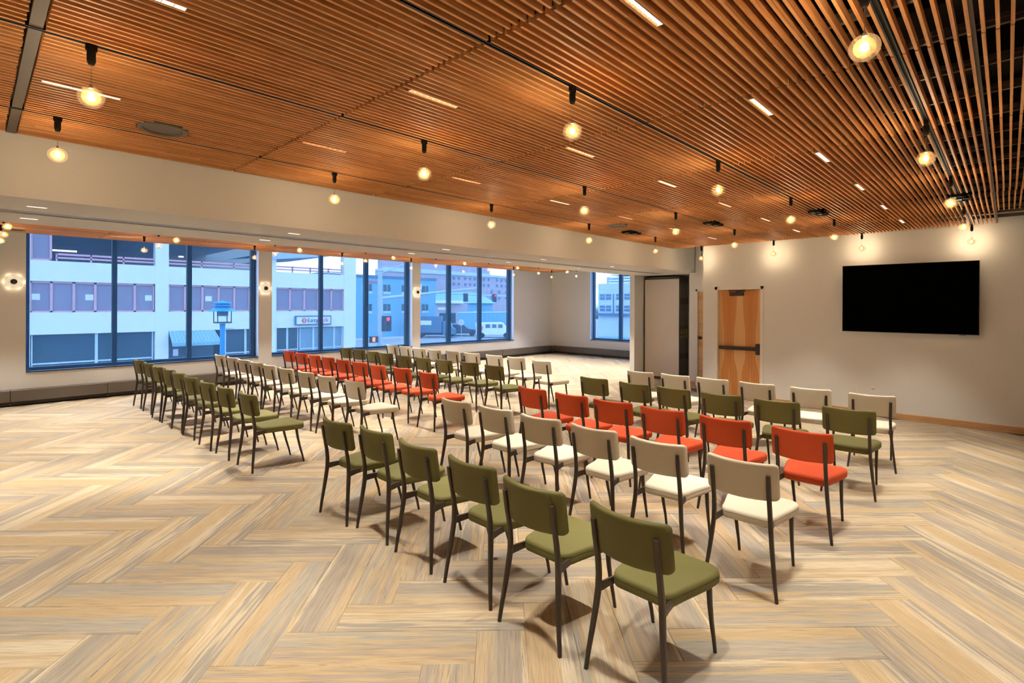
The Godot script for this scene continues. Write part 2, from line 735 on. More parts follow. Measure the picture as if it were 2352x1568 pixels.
func track_parts(t, half: float, w: float) -> void:
	boxed("housing", Vector3(-half, 0.010, -w / 2), Vector3(half, 0.042, w / 2), M.black, t)
	for s in [-1.0, 1.0]:
		boxed("rail", Vector3(-half, 0.0, s * w * 0.34 - 0.003), Vector3(half, 0.014, s * w * 0.34 + 0.003), M.track, t)


# ---------------------------------------------------------------- lamps
var pendant0 = null


func make_pendant():
	var t := Node3D.new()
	# parts hang from the track at y = 0; the globe centre is 0.233 below it
	var b := MB.new()
	b.cbox(Vector3(0, -0.012, 0), Vector3(0.042, 0.03, 0.022), 0.003)
	b.lathe(Vector3.ZERO, [Vector2(0.0145, -0.026), Vector2(0.0165, -0.034), Vector2(0.0165, -0.072), Vector2(0.011, -0.088), Vector2(0.006, -0.09)], 16)
	obj("connector", b, M.black, t)
	b = MB.new()
	b.bar([Vector3(0, -0.088, 0), Vector3(0, -0.19, 0)], [Vector2(0.0012, 0.0012), Vector2(0.0012, 0.0012)], Vector3.RIGHT, 6)
	obj("cord", b, M.steel, t)
	b = MB.new()
	b.lathe(Vector3.ZERO, [Vector2(0.003, -0.176), Vector2(0.006, -0.182), Vector2(0.0085, -0.193)], 14)
	obj("socket", b, M.steel, t)
	b = MB.new()
	b.ball(Vector3(0, -0.233, 0), 0.050, 0.92, 28, 16)
	obj("glass_globe", b, M.globe, t)
	b = MB.new()
	b.ball(Vector3(0, -0.233, 0), 0.035, 0.95, 24, 14)
	obj("amber_globe", b, M.amber, t)
	b = MB.new()
	b.ball(Vector3(0, -0.229, 0), 0.0125, 1.5, 14, 10)
	obj("bulb", b, M.bulb, t)
	var l := OmniLight3D.new()
	l.name = "bulb_light"
	l.light_color = Color(1.0, 0.89, 0.72)
	l.light_energy = PENDANT
	l.light_size = 0.014
	l.omni_range = 30.0
	l.omni_attenuation = 2.0
	l.shadow_enabled = true
	l.position = Vector3(0, -0.229, 0)
	t.add_child(l)
	return t


const PENDANT := 0.08
const STRIP := 3.2
const SOFFIT := 2.4
const BAY := 6.0


func pendant(at: Vector3, label: String, group: String) -> void:
	if pendant0 == null:
		pendant0 = make_pendant()
	var t = pendant0.duplicate()
	t.name = numbered("pendant_lamp")
	add_child(t)
	t.position = at
	tag(t, label, "lamp", group)


func ordinal(k: int) -> String:
	return ["first", "second", "third", "fourth", "fifth", "sixth", "seventh", "eighth", "ninth", "tenth", "eleventh"][k]


func build_pendants() -> void:
	var xs := [9.62, 7.84, 5.96, 4.07, 2.18, 0.367]
	var rows := [[-4.2232, "track beside the white beam"], [-2.9385, "second track from the white beam"], [-1.6538, "third track from the white beam"], [-0.3691, "track farthest from the white beam"]]
	for r in rows:
		for k in 6:
			if r[0] > -2.0 and k == 5:
				continue
			pendant(Vector3(xs[k], YC, r[0]), "glass globe pendant, %s from the television wall, on %s" % [ordinal(k), r[1]], "pendants of the main ceiling")
	var bx := [12.87, 11.1, 9.15, 7.46, 5.64, 3.81, 2.03, 0.30]
	for r in [[-8.574, "row nearest the beam"], [-9.593, "middle row"], [-10.5676, "row nearest the windows"]]:
		for k in 8:
			pendant(Vector3(bx[k], YC, r[0]), "glass globe pendant of the window bay, %s, %s from far corner" % [r[1], ordinal(k)], "pendants of the window bay")


var strip_meshes := []


func strip_light(x0: float, z: float, label: String, group: String) -> void:
	if strip_meshes.is_empty():
		var b := MB.new()
		var y := YC + 0.002
		# housing: an open trough
		b.span(Vector3(0, 0, -0.0155), Vector3(0.33, 0.05, -0.0142))
		b.span(Vector3(0, 0, 0.0142), Vector3(0.33, 0.05, 0.0155))
		b.span(Vector3(0, 0, -0.0155), Vector3(0.003, 0.05, 0.0155))
		b.span(Vector3(0.327, 0, -0.0155), Vector3(0.33, 0.05, 0.0155))
		strip_meshes.append(b.mesh())
		b = MB.new()
		b.span(Vector3(0.004, 0.013, -0.0138), Vector3(0.326, 0.018, 0.0138))
		strip_meshes.append(b.mesh())
		b = MB.new()
		b.span(Vector3(-0.0012, 0.001, -0.014), Vector3(0.0012, 0.0125, 0.014))
		strip_meshes.append(b.mesh())
	var t = thing("strip_light", label, "light", Vector3(x0, YC + 0.001, z), 0.0, group)
	put("housing", strip_meshes[0], M.louvre, t)
	put("diffuser", strip_meshes[1], M.diffuser, t)
	if z > -4.0 and z < 0.0:
		for k in range(1, 8):
			put("louvre_blade", strip_meshes[2], M.louvre, t).position.x = 0.33 * k / 8.0
	beam(t, Vector3(0.165, -0.004, 0), STRIP if z > -5.0 else BAY if x0 < 8.0 else BAY * 1.5, 32.0)


# the downward beam of a louvred lamp
func beam(t, at: Vector3, energy: float, angle: float) -> void:
	var l := SpotLight3D.new()
	l.name = "beam"
	l.light_color = LAMP
	l.light_energy = energy
	l.light_size = 0.03
	l.spot_angle = angle
	l.spot_angle_attenuation = 0.6
	l.spot_range = 30.0
	l.spot_attenuation = 2.0
	l.shadow_enabled = true
	l.position = at
	l.rotation.x = -PI / 2
	t.add_child(l)


func build_strip_lights() -> void:
	var names := {-3.603: "row nearest the white beam", -2.3184: "second row from the beam", -1.0337: "third row from the beam", 0.2510: "fourth row from the beam", 1.5357: "fifth row from the beam",
		-7.0679: "bay row behind the beam", -9.0614: "middle bay row", -10.9220: "bay row by the windows"}
	var count := {}
	var rows := light_rows()
	rows.reverse()
	for r in rows:
		count[r[1]] = count.get(r[1], 0) + 1
		strip_light(r[0], r[1], "lit louvred strip light in wood slats, %s, %s from far end" % [names[r[1]], ordinal(count[r[1]] - 1)], "strip lights in the slats")


func build_ceiling_things() -> void:
	# round loudspeakers
	for s in [[0.875, -4.02, "large dark round ceiling loudspeaker in the slats, at upper left"], [6.38, -4.03, "small-looking dark round ceiling loudspeaker in the slats far from camera"], [0.45, -11.1, "dark round ceiling loudspeaker in the bay above the leftmost window"]]:
		var t = thing("ceiling_speaker", s[2], "loudspeaker", Vector3(s[0], YC, s[1]), 0.0, "ceiling loudspeakers")
		var b := MB.new()
		b.lathe(Vector3.ZERO, [Vector2(0.112, 0.004), Vector2(0.116, -0.005), Vector2(0.138, -0.003), Vector2(0.142, 0.006), Vector2(0.142, 0.02)], 40)
		obj("rim", b, M.channel, t)
		b = MB.new()
		b.lathe(Vector3.ZERO, [Vector2(0.0001, 0.004), Vector2(0.06, 0.005), Vector2(0.113, 0.009), Vector2(0.113, 0.02)], 40)
		obj("grille", b, M.plastic_dark, t)
	# air diffusers set into the tracks
	var names := ["nearest the white beam", "second from the white beam", "third from the white beam", "farthest from the white beam"]
	var zs := [-4.22, -2.94, -1.66, -0.37]
	for k in 4:
		var t = thing("air_diffuser", "black two-cell air diffuser with pale vanes in ceiling, " + names[k], "air diffuser", Vector3(6.91, YC, zs[k]), 0.0, "air diffusers in the slats")
		for c in 2:
			var x0 := 0.0 + c * 0.175
			var zc := -0.018 + c * 0.036
			var b := MB.new()
			b.span(Vector3(x0, -0.026, zc - 0.055), Vector3(x0 + 0.012, -0.001, zc + 0.055))
			b.span(Vector3(x0 + 0.153, -0.026, zc - 0.055), Vector3(x0 + 0.165, -0.001, zc + 0.055))
			b.span(Vector3(x0, -0.026, zc - 0.055), Vector3(x0 + 0.165, -0.001, zc - 0.047))
			b.span(Vector3(x0, -0.026, zc + 0.047), Vector3(x0 + 0.165, -0.001, zc + 0.055))
			obj("frame", b, M.black, t)
			boxed("vane", Vector3(x0 + 0.014, -0.020, zc - 0.045), Vector3(x0 + 0.151, -0.014, zc - 0.003), M.tv_bezel, t)
			boxed("vane", Vector3(x0 + 0.014, -0.012, zc + 0.006), Vector3(x0 + 0.151, -0.006, zc + 0.045), M.tv_bezel, t)
	# slots of light in the soffit
	var n := 0
	for z in [-5.24, -6.0]:
		n = 0
		for x in [8.12, 6.18, 4.24, 2.27, 0.34]:
			var t = thing("soffit_light", "small lit slot in white beam soffit, %s, %s from far end" % ["room side" if z > -5.5 else "window side", ordinal(n)], "light", Vector3(x, 2.425, z), 0.0, "slot lights of the white beam")
			n += 1
			boxed("trim", Vector3(-0.06, -0.003, -0.016), Vector3(0.06, 0.004, 0.016), M.paint_white, t, 0.001)
			boxed("diffuser", Vector3(-0.054, -0.005, -0.011), Vector3(0.054, -0.003, 0.011), M.soffit_lamp, t)
			beam(t, Vector3(0, -0.012, 0), SOFFIT, 34.0)


# ---------------------------------------------------------------- chairs
func make_chair(fabric: Material):
	var t := Node3D.new()
	# chair faces +x; x = 0 at the upper corners of the backrest
	var b := MB.new()
	b.pad(0.207, 0.1115, 0.026, 0.036, 0.014, 0.004, func(p): return Vector3(0.018 + p.z - 0.055 * (1.0 - pow(p.x / 0.207, 2.0)) - 0.15 * (p.y - 0.1115), 0.6735 + p.y + 0.004 * pow(p.x / 0.207, 2.0), p.x))
	obj("backrest", b, fabric, t)
	b = MB.new()
	b.pad(0.207, 0.218, 0.068, 0.066, 0.02, 0.010, func(p): return Vector3(0.318 + p.y, 0.400 + p.z, p.x * lerpf(0.76, 1.03, smoothstep(-0.218, 0.16, p.y))), 0.2)
	obj("seat", b, fabric, t)
	for s in [-1.0, 1.0]:
		b = MB.new()
		b.bar([Vector3(-0.014, 0.0, s * 0.207), Vector3(-0.006, 0.10, s * 0.195), Vector3(0.006, 0.20, s * 0.183), Vector3(0.017, 0.30, s * 0.172), Vector3(0.025, 0.38, s * 0.165), Vector3(0.024, 0.45, s * 0.162), Vector3(0.016, 0.52, s * 0.160), Vector3(0.004, 0.58, s * 0.160), Vector3(-0.011, 0.65, s * 0.161), Vector3(-0.024, 0.722, s * 0.162)],
			[Vector2(0.009, 0.0095), Vector2(0.0105, 0.0115), Vector2(0.012, 0.0135), Vector2(0.013, 0.015), Vector2(0.013, 0.016), Vector2(0.013, 0.015), Vector2(0.013, 0.014), Vector2(0.013, 0.0125), Vector2(0.013, 0.011), Vector2(0.012, 0.008)], Vector3(0, 0, 1), 12, 3.0)
		obj("rear_leg", b, M.bronze, t)
		b = MB.new()
		b.bar([Vector3(0.532, 0.0, s * 0.170), Vector3(0.514, 0.08, s * 0.170), Vector3(0.487, 0.17, s * 0.1715), Vector3(0.462, 0.27, s * 0.174), Vector3(0.444, 0.376, s * 0.177)],
			[Vector2(0.0085, 0.0085), Vector2(0.0095, 0.0095), Vector2(0.011, 0.011), Vector2(0.0125, 0.0125), Vector2(0.014, 0.014)], Vector3(0, 0, 1), 12, 2.6)
		obj("front_leg", b, M.bronze, t)
		b = MB.new()
		b.bar([Vector3(0.022, 0.385, s * 0.164), Vector3(0.10, 0.388, s * 0.152), Vector3(0.18, 0.388, s * 0.142)], [Vector2(0.006, 0.024), Vector2(0.006, 0.020), Vector2(0.006, 0.018)], Vector3(0, 0, 1), 12, 5.0)
		obj("bracket", b, M.bronze, t)
	return t


const CHAIRS := [
	[[2.01,-1.22,-1.4],[1.99,-1.77,0.1],[2.03,-2.29,-1.0],[2.04,-2.84,-1.6],[2.06,-3.38,-0.1],[2.01,-3.87,1.7]],
	[[1.98,-5.70,0.4],[1.96,-6.33,0.4],[1.94,-6.88,1.0],[1.94,-7.55,2.9],[1.93,-8.06,3.1],[1.93,-8.56,3.8],[1.91,-9.08,1.5],[1.93,-9.74,3.2],[1.92,-10.38,3.4]],
	[[3.20,-1.16,2.6],[3.23,-1.73,2.1],[3.25,-2.27,0.3],[3.25,-2.80,3.6],[3.26,-3.34,1.4],[3.25,-3.88,0.2]],
	[[3.21,-5.74,0.6],[3.19,-6.42,1.9],[3.18,-6.99,2.1],[3.16,-7.58,2.2],[3.15,-8.15,1.9],[3.16,-8.69,3.1],[3.16,-9.26,2.6],[3.16,-9.81,3.1],[3.15,-10.43,3.3]],
	[[4.26,-1.11,0.7],[4.27,-1.68,3.6],[4.27,-2.24,2.9],[4.29,-2.77,5.9],[4.30,-3.28,0.6],[4.32,-3.84,-1.7]],
	[[4.33,-5.76,-2.5],[4.37,-6.44,1.3],[4.31,-7.00,-0.4],[4.33,-7.57,1.8],[4.32,-8.09,1.9],[4.35,-8.68,0.9],[4.35,-9.20,-0.4],[4.38,-9.80,2.8],[4.39,-10.40,1.9]],
	[[5.47,-1.04,4.0],[5.45,-1.64,5.2],[5.44,-2.18,4.9],[5.46,-2.73,-3.9],[5.46,-3.23,-4.0],[5.50,-3.83,0.8]],
	[[5.54,-5.70,-2.5],[5.59,-6.33,2.2],[5.53,-6.91,1.2],[5.50,-7.46,0.5],[5.46,-7.98,2.3],[5.49,-8.62,4.5],[5.54,-9.18,-0.7],[5.61,-9.82,3.3],[5.58,-10.30,1.7]],
	[[6.52,-1.03,8.0],[6.53,-1.61,5.0],[6.51,-2.18,-1.3],[6.53,-2.73,-0.8],[6.52,-3.23,-1.4],[6.50,-3.74,-0.6]],
	[[6.61,-5.66,-2.1],[6.71,-6.34,1.4],[6.71,-6.90,1.5],[6.70,-7.51,4.5],[6.68,-8.06,3.0],[6.64,-8.60,0.1],[6.67,-9.18,0.9],[6.73,-9.78,1.2],[6.74,-10.31,1.0]],
]


func build_chairs() -> void:
	var kinds := {}
	for f in ["olive", "cream", "red"]:
		kinds[f] = make_chair(M[f])
	var rows := [["olive", "olive chair in the rearmost row"], ["cream", "off-white chair in the row behind the red row"], ["red", "red-orange chair in the red row"], ["olive", "olive chair in the row before the red row"], ["cream", "off-white chair in the frontmost row"]]
	for r in 5:
		for blk in 2:
			var list: Array = CHAIRS[r * 2 + blk]
			for k in list.size():
				var a = list[k]
				var o = kinds[rows[r][0]].duplicate()
				o.name = numbered("side_chair")
				add_child(o)
				o.position = Vector3(a[0], 0, a[1])
				o.rotation_degrees.y = a[2]
				var place := (list.size() - 1 - k) if blk == 0 else k
				tag(o, "%s, %s block, %s from the aisle" % [rows[r][1], "right" if blk == 0 else "window", ordinal(place)], "chair", "%s block, %s" % ["right" if blk == 0 else "window", ["rearmost olive row", "white row behind red", "red row", "olive row before red", "frontmost white row"][r]])


# ---------------------------------------------------------------- room shell
const WINDOWS := [[0.652, 4.439], [4.732, 8.571], [8.853, 12.705]]


func build_walls() -> void:
	var w = setting("wall_windows", "off-white painted wall with three tall windows", "wall")
	boxed("apron", Vector3(-3.6, 0, -12.38), Vector3(15.05, 0.53, -12.08), M.paint, w)
	boxed("head", Vector3(-3.6, 3.25, -12.38), Vector3(15.05, 3.72, -12.08), M.paint, w)
	var edge := -3.6
	for o in WINDOWS + [[15.05, 0]]:
		boxed("pier", Vector3(edge, 0.53, -12.38), Vector3(o[0], 3.25, -12.08), M.paint, w)
		edge = o[1]
	w = setting("wall_end", "off-white end wall of window bay with one window", "wall")
	boxed("apron", Vector3(14.75, 0, -12.08), Vector3(15.05, 0.53, -6.3), M.paint, w)
	boxed("head", Vector3(14.75, 3.25, -12.08), Vector3(15.05, 3.72, -6.3), M.paint, w)
	boxed("pier", Vector3(14.75, 0.53, -12.08), Vector3(15.05, 3.25, -10.395), M.paint, w)
	boxed("pier", Vector3(14.75, 0.53, -6.62), Vector3(15.05, 3.25, -6.3), M.paint, w)
	w = setting("wall_pocket", "white pier and pocket walls around the folded partition", "wall")
	boxed("pier", Vector3(10.745, 0, -6.441), Vector3(14.75, 3.72, -6.319), M.paint, w)
	boxed("pocket_back", Vector3(11.95, 0, -6.319), Vector3(12.1, 2.425, -4.85), M.paint, w)
	boxed("pocket_side", Vector3(10.745, 0, -4.983), Vector3(11.95, 2.425, -4.86), M.paint, w)
	boxed("pocket_head", Vector3(10.745, 2.425, -6.319), Vector3(12.1, 3.72, -4.85), M.paint, w)
	w = setting("wall_recess", "white recessed wall holding the half-hidden wooden door", "wall")
	boxed("pier", Vector3(10.745, 0, -4.86), Vector3(10.9, 3.72, -4.838), M.paint, w)
	boxed("head", Vector3(10.745, 2.07, -4.838), Vector3(10.9, 3.72, -3.9), M.paint, w)
	w = setting("wall_front", "white wall carrying the television", "wall")
	boxed("pier", Vector3(9.758, 0, -4.246), Vector3(9.95, 3.01, -4.019), M.paint, w)
	boxed("head", Vector3(9.758, 2.072, -4.019), Vector3(9.95, 3.01, -3.147), M.paint, w)
	boxed("field", Vector3(9.758, 0, -3.147), Vector3(9.95, 3.01, 4.2), M.paint, w)
	boxed("return", Vector3(9.95, 0, -4.246), Vector3(10.745, 3.01, -4.1), M.paint, w)
	boxed("door_backing", Vector3(9.93, 0, -4.1), Vector3(10.0, 2.2, -3.0), M.black, w)
	boxed("upper_band", Vector3(9.775, 3.01, -4.246), Vector3(9.95, 3.72, 4.2), M.plenum, w)
	boxed("upper_band", Vector3(9.95, 3.01, -4.246), Vector3(10.9, 3.72, -4.1), M.plenum, w)
	w = setting("wall_left", "off-white wall closing the room to the left", "wall")
	boxed("field", Vector3(-3.6, 0, -12.08), Vector3(-3.4, 3.72, 4.2), M.paint, w)
	w = setting("wall_back", "off-white wall closing the room behind the viewer", "wall")
	boxed("field", Vector3(-3.4, 0, 4.0), Vector3(9.95, 3.72, 4.2), M.paint, w)
	# the dropped beam, with the track of the folding partition in its underside
	w = setting("trim_1", "deep white dropped beam crossing the room under the ceiling", "beam")
	boxed("room_side", Vector3(-3.4, 2.425, -5.545), Vector3(10.745, 3.72, -4.86), M.paint, w)
	boxed("window_side", Vector3(-3.4, 2.425, -6.42), Vector3(10.745, 3.72, -5.735), M.paint, w)
	boxed("middle", Vector3(-3.4, 2.47, -5.735), Vector3(10.745, 3.72, -5.545), M.paint, w)
	boxed("partition_track", Vector3(-3.4, 2.432, -5.728), Vector3(10.9, 2.469, -5.547), M.tv_bezel, w)
	# skirting of pale wood
	w = setting("baseboard_front", "pale wood skirting along the television wall", "baseboard")
	boxed("strip", Vector3(9.744, 0, -3.147), Vector3(9.758, 0.092, 4.0), M.maple, w, 0.003)
	boxed("strip", Vector3(9.744, 0, -4.246), Vector3(9.758, 0.092, -4.019), M.maple, w, 0.003)
	w = setting("baseboard_recess", "short pale wood skirting beside the folded partition", "baseboard")
	boxed("strip", Vector3(10.731, 0, -4.983), Vector3(10.745, 0.092, -4.86), M.maple, w, 0.003)


# a window in a wall along x; every pane and every bar is a piece of its own
func build_windows() -> void:
	var mulls := [[[1.853, 1.931], [3.094, 3.181]], [[5.946, 6.036], [7.178, 7.294]], [[9.978, 10.115], [11.252, 11.385]]]
	var says := ["large leftmost window of three panes with dark frame", "middle window of three panes with dark frame", "third window of three panes with dark frame, near the corner"]
	for k in 3:
		var x0: float = WINDOWS[k][0]
		var x1: float = WINDOWS[k][1]
		var t = setting("window_%d" % (k + 1), says[k], "window")
		window_parts(t, x0, x1, mulls[k])
	var t4 = setting("window_4", "narrow-looking window in the end wall beside the white pier", "window")
	t4.position = Vector3(14.75, 0, -10.395)
	t4.rotation.y = -PI / 2
	# in its own axes the window runs along x, outside is -z
	window_parts_at(t4, 0.0, 3.775, [[1.03, 1.15], [2.3, 2.42]], 0.0)


func window_parts(t, x0: float, x1: float, mulls: Array) -> void:
	t.position = Vector3(x0, 0, -12.08)
	var m := []
	for a in mulls:
		m.append([a[0] - x0, a[1] - x0])
	window_parts_at(t, 0.0, x1 - x0, m, 0.0)


func window_parts_at(t, x0: float, x1: float, mulls: Array, z: float) -> void:
	var zf := z - 0.20
	boxed("sill", Vector3(x0 - 0.0, 0.53, z - 0.17), Vector3(x1 + 0.0, 0.548, z + 0.022), M.dark_frame, t, 0.003)
	boxed("bottom_rail", Vector3(x0, 0.548, zf - 0.06), Vector3(x1, 0.60, zf + 0.03), M.dark_frame, t, 0.004)
	boxed("top_rail", Vector3(x0, 3.19, zf - 0.06), Vector3(x1, 3.25, zf + 0.03), M.dark_frame, t, 0.004)
	boxed("stile", Vector3(x0, 0.60, zf - 0.06), Vector3(x0 + 0.055, 3.19, zf + 0.03), M.dark_frame, t, 0.004)
	boxed("stile", Vector3(x1 - 0.10, 0.60, zf - 0.06), Vector3(x1, 3.19, zf + 0.03), M.dark_frame, t, 0.004)
	boxed("roller_shade", Vector3(x0 + 0.006, 0.556, z - 0.036), Vector3(x1 - 0.072, 3.2, z - 0.035), M.shade, t)
	var edge := x0 + 0.055
	for a in mulls + [[x1 - 0.10, 0]]:
		boxed("pane", Vector3(edge, 0.60, zf - 0.02), Vector3(a[0], 3.19, zf - 0.014), M.pane, t)
		if a[1] > 0:
			boxed("mullion", Vector3(a[0], 0.60, zf - 0.06), Vector3(a[1], 3.19, zf + 0.03), M.dark_frame, t, 0.004)
		edge = a[1]


func build_heaters() -> void:
	var t = thing("baseboard_heater", "long low grey-brown heater cover under the three windows", "heater", Vector3(-3.4, 0, -12.08))
	heater_parts(t, 18.0, 14)
	t = thing("baseboard_heater", "low grey-brown heater cover along the bay end wall", "heater", Vector3(14.75, 0, -11.93), -PI / 2)
	heater_parts(t, 5.45, 4)


func heater_parts(t, length: float, n: int) -> void:
	var step := length / n
	for k in n:
		boxed("cover", Vector3(k * step + 0.002, 0.066, 0.0), Vector3((k + 1) * step - 0.002, 0.262, 0.152), M.heater, t, 0.006)
		boxed("toe_plate", Vector3(k * step + 0.02, 0.012, 0.0), Vector3((k + 1) * step - 0.02, 0.064, 0.125), M.plastic_dark, t)
		boxed("foot", Vector3(k * step - 0.02, 0.0, 0.05), Vector3(k * step + 0.02, 0.066, 0.118), M.heater_dark, t)
		boxed("bolt", Vector3(k * step - 0.007, 0.022, 0.118), Vector3(k * step + 0.007, 0.036, 0.123), M.steel, t)


func build_sconces() -> void:
	var says := ["leftmost wall sconce, backlit glass disc beside the large window", "middle wall sconce, backlit glass disc between two windows", "third wall sconce, backlit glass disc on the pier nearest the corner"]
	var xs := [0.50, 4.582, 8.722]
	for k in 3:
		var t = thing("wall_sconce", says[k], "lamp", Vector3(xs[k], 2.072, -12.08), 0.0, "wall sconces between the windows")
		var turn := Basis(Vector3.RIGHT, PI / 2)     # lathe axis from the wall into the room
		var b := MB.new()
		b.lathe(Vector3.ZERO, [Vector2(0.05, 0.0), Vector2(0.05, 0.022), Vector2(0.03, 0.03), Vector2(0.03, 0.05)], 28, turn)
		obj("base", b, M.steel, t)
		b = MB.new()
		b.lathe(Vector3.ZERO, [Vector2(0.045, 0.050), Vector2(0.075, 0.050), Vector2(0.11, 0.044), Vector2(0.116, 0.046), Vector2(0.116, 0.052), Vector2(0.075, 0.060), Vector2(0.045, 0.062)], 36, turn)
		obj("glass_disc", b, M.sconce_glass, t)
		b = MB.new()
		b.lathe(Vector3.ZERO, [Vector2(0.098, 0.036), Vector2(0.106, 0.034), Vector2(0.110, 0.038), Vector2(0.106, 0.042), Vector2(0.098, 0.040)], 36, turn)
		obj("light_ring", b, M.halo, t)
		b = MB.new()
		b.lathe(Vector3.ZERO, [Vector2(0.040, 0.05), Vector2(0.042, 0.072), Vector2(0.036, 0.080), Vector2(0.0001, 0.083)], 28, turn)
		obj("cap", b, M.hardware, t)
		for q in 6:
			var l := OmniLight3D.new()
			l.name = "halo_light"
			l.light_color = Color(1.0, 0.88, 0.70)
			l.light_energy = 0.0013
			l.light_size = 0.012
			l.omni_range = 20.0
			l.omni_attenuation = 2.0
			l.shadow_enabled = true
			l.position = Vector3(cos(TAU * q / 6) * 0.122, sin(TAU * q / 6) * 0.122, 0.035)
			t.add_child(l, true)


# ---------------------------------------------------------------- the television wall
func build_front_wall_things() -> void:
	var t = thing("television", "large black wall-mounted flat television with thin silver edge", "television", Vector3(9.655, 0, -1.103))
	boxed("back_shell", Vector3(0.012, 1.33, -0.78), Vector3(0.045, 2.33, 0.78), M.plastic_dark, t, 0.008)
	boxed("bezel", Vector3(0.0, 1.312, -0.818), Vector3(0.014, 2.357, 0.818), M.tv_bezel, t, 0.003)
	boxed("screen", Vector3(-0.002, 1.319, -0.812), Vector3(0.002, 2.351, 0.812), M.screen, t)
	boxed("wall_bracket", Vector3(0.045, 1.6, -0.3), Vector3(0.103, 2.1, 0.3), M.black, t)
	boxed("sensor", Vector3(0.0, 1.306, 0.60), Vector3(0.014, 1.313, 0.68), M.plastic_dark, t)
	outlet("white duplex power outlet below left corner of the television", Vector3(9.758, 0.415, -1.76), -PI / 2, "power")
	outlet("white data outlet plate below the middle of the television", Vector3(9.758, 0.42, -1.525), -PI / 2, "data")
	outlet("pale power outlet under the left half of leftmost window", Vector3(1.60, 0.425, -12.08), 0.0, "power")
	outlet("pale power outlet under the third window", Vector3(9.8, 0.422, -12.08), 0.0, "power")
	outlet("pale power outlet on window wall near the bay corner", Vector3(13.85, 0.407, -12.08), 0.0, "power")
	outlet("pale power outlet on bay end wall near the corner", Vector3(14.75, 0.417, -10.75), -PI / 2, "power")
	door_one()
	door_two()
	partition()


# a wall plate whose own z axis points into the room
func outlet(label: String, at: Vector3, turn: float, kind: String) -> void:
	var t = thing("wall_outlet", label, "outlet", at, turn, "wall outlets")
	boxed("plate", Vector3(-0.036, -0.058, 0), Vector3(0.036, 0.058, 0.006), M.plastic_white, t, 0.002)
	if kind == "power":
		for s in [-1.0, 1.0]:
			var f = boxed("socket", Vector3(-0.017, s * 0.021 - 0.015, 0.006), Vector3(0.017, s * 0.021 + 0.015, 0.008), M.plastic_white, t, 0.001)
			for q in [-0.007, 0.007]:
				boxed("slot", Vector3(q - 0.0012, s * 0.021 - 0.004, 0.0078), Vector3(q + 0.0012, s * 0.021 + 0.006, 0.0085), M.plastic_dark, f)
	else:
		for q in [-0.014, 0.0, 0.014]:
			boxed("jack", Vector3(q - 0.005, -0.005, 0.006), Vector3(q + 0.005, 0.005, 0.0075), M.plastic_dark, t)


func door_one() -> void:
	var t = setting("door_1", "flame-grained wooden door with dark push bar and closer", "door")
	t.position = Vector3(9.758, 0, -3.583)
	# frame, standing slightly proud of the wall
	boxed("jamb", Vector3(-0.012, 0, -0.436), Vector3(0.17, 2.072, -0.382), M.paint_white, t, 0.004)
	boxed("jamb", Vector3(-0.012, 0, 0.382), Vector3(0.17, 2.072, 0.436), M.paint_white, t, 0.004)
	boxed("lintel", Vector3(-0.012, 2.012, -0.436), Vector3(0.17, 2.072, 0.436), M.paint_white, t, 0.004)
	boxed("stop", Vector3(0.112, 0, -0.382), Vector3(0.16, 2.012, -0.366), M.paint_white, t)
	boxed("stop", Vector3(0.112, 0, 0.366), Vector3(0.16, 2.012, 0.382), M.paint_white, t)
	var b := MB.new()
	b.span(Vector3(0.066, 0.006, -0.379), Vector3(0.11, 2.008, 0.379))
	# the veneer face, seen from the room
	b.quad(Vector3(0.0655, 0.006, -0.379), Vector3(0.0655, 0.006, 0.379), Vector3(0.0655, 2.008, 0.379), Vector3(0.0655, 2.008, -0.379), Vector3.LEFT, Vector2(0, 1), Vector2(1, 1), Vector2(1, 0), Vector2(0, 0))
	for i in 24:
		b.uv[i] = Vector2(0.02, 0.5)
	var leaf = obj("leaf", b, M.veneer, t)
	var bar = boxed("push_bar", Vector3(0.012, 0.90, -0.365), Vector3(0.05, 0.965, 0.30), M.hardware, leaf, 0.008)
	boxed("bar_end", Vector3(0.006, 0.83, 0.295), Vector3(0.064, 1.03, 0.372), M.hardware, leaf, 0.012)
	boxed("closer_body", Vector3(0.01, 1.90, -0.17), Vector3(0.064, 1.965, 0.08), M.hardware, leaf, 0.006)
	b = MB.new()
	b.bar([Vector3(0.03, 1.972, -0.05), Vector3(0.0, 1.985, 0.03), Vector3(0.005, 1.995, 0.12)], [Vector2(0.012, 0.005), Vector2(0.012, 0.005), Vector2(0.012, 0.005)], Vector3(0, 0, 1), 8, 4.0)
	b.bar([Vector3(0.005, 1.99, -0.18), Vector3(0.0, 1.999, 0.1)], [Vector2(0.009, 0.004), Vector2(0.009, 0.004)], Vector3(0, 0, 1), 8, 4.0)
	obj("closer_arm", b, M.hardware, leaf)


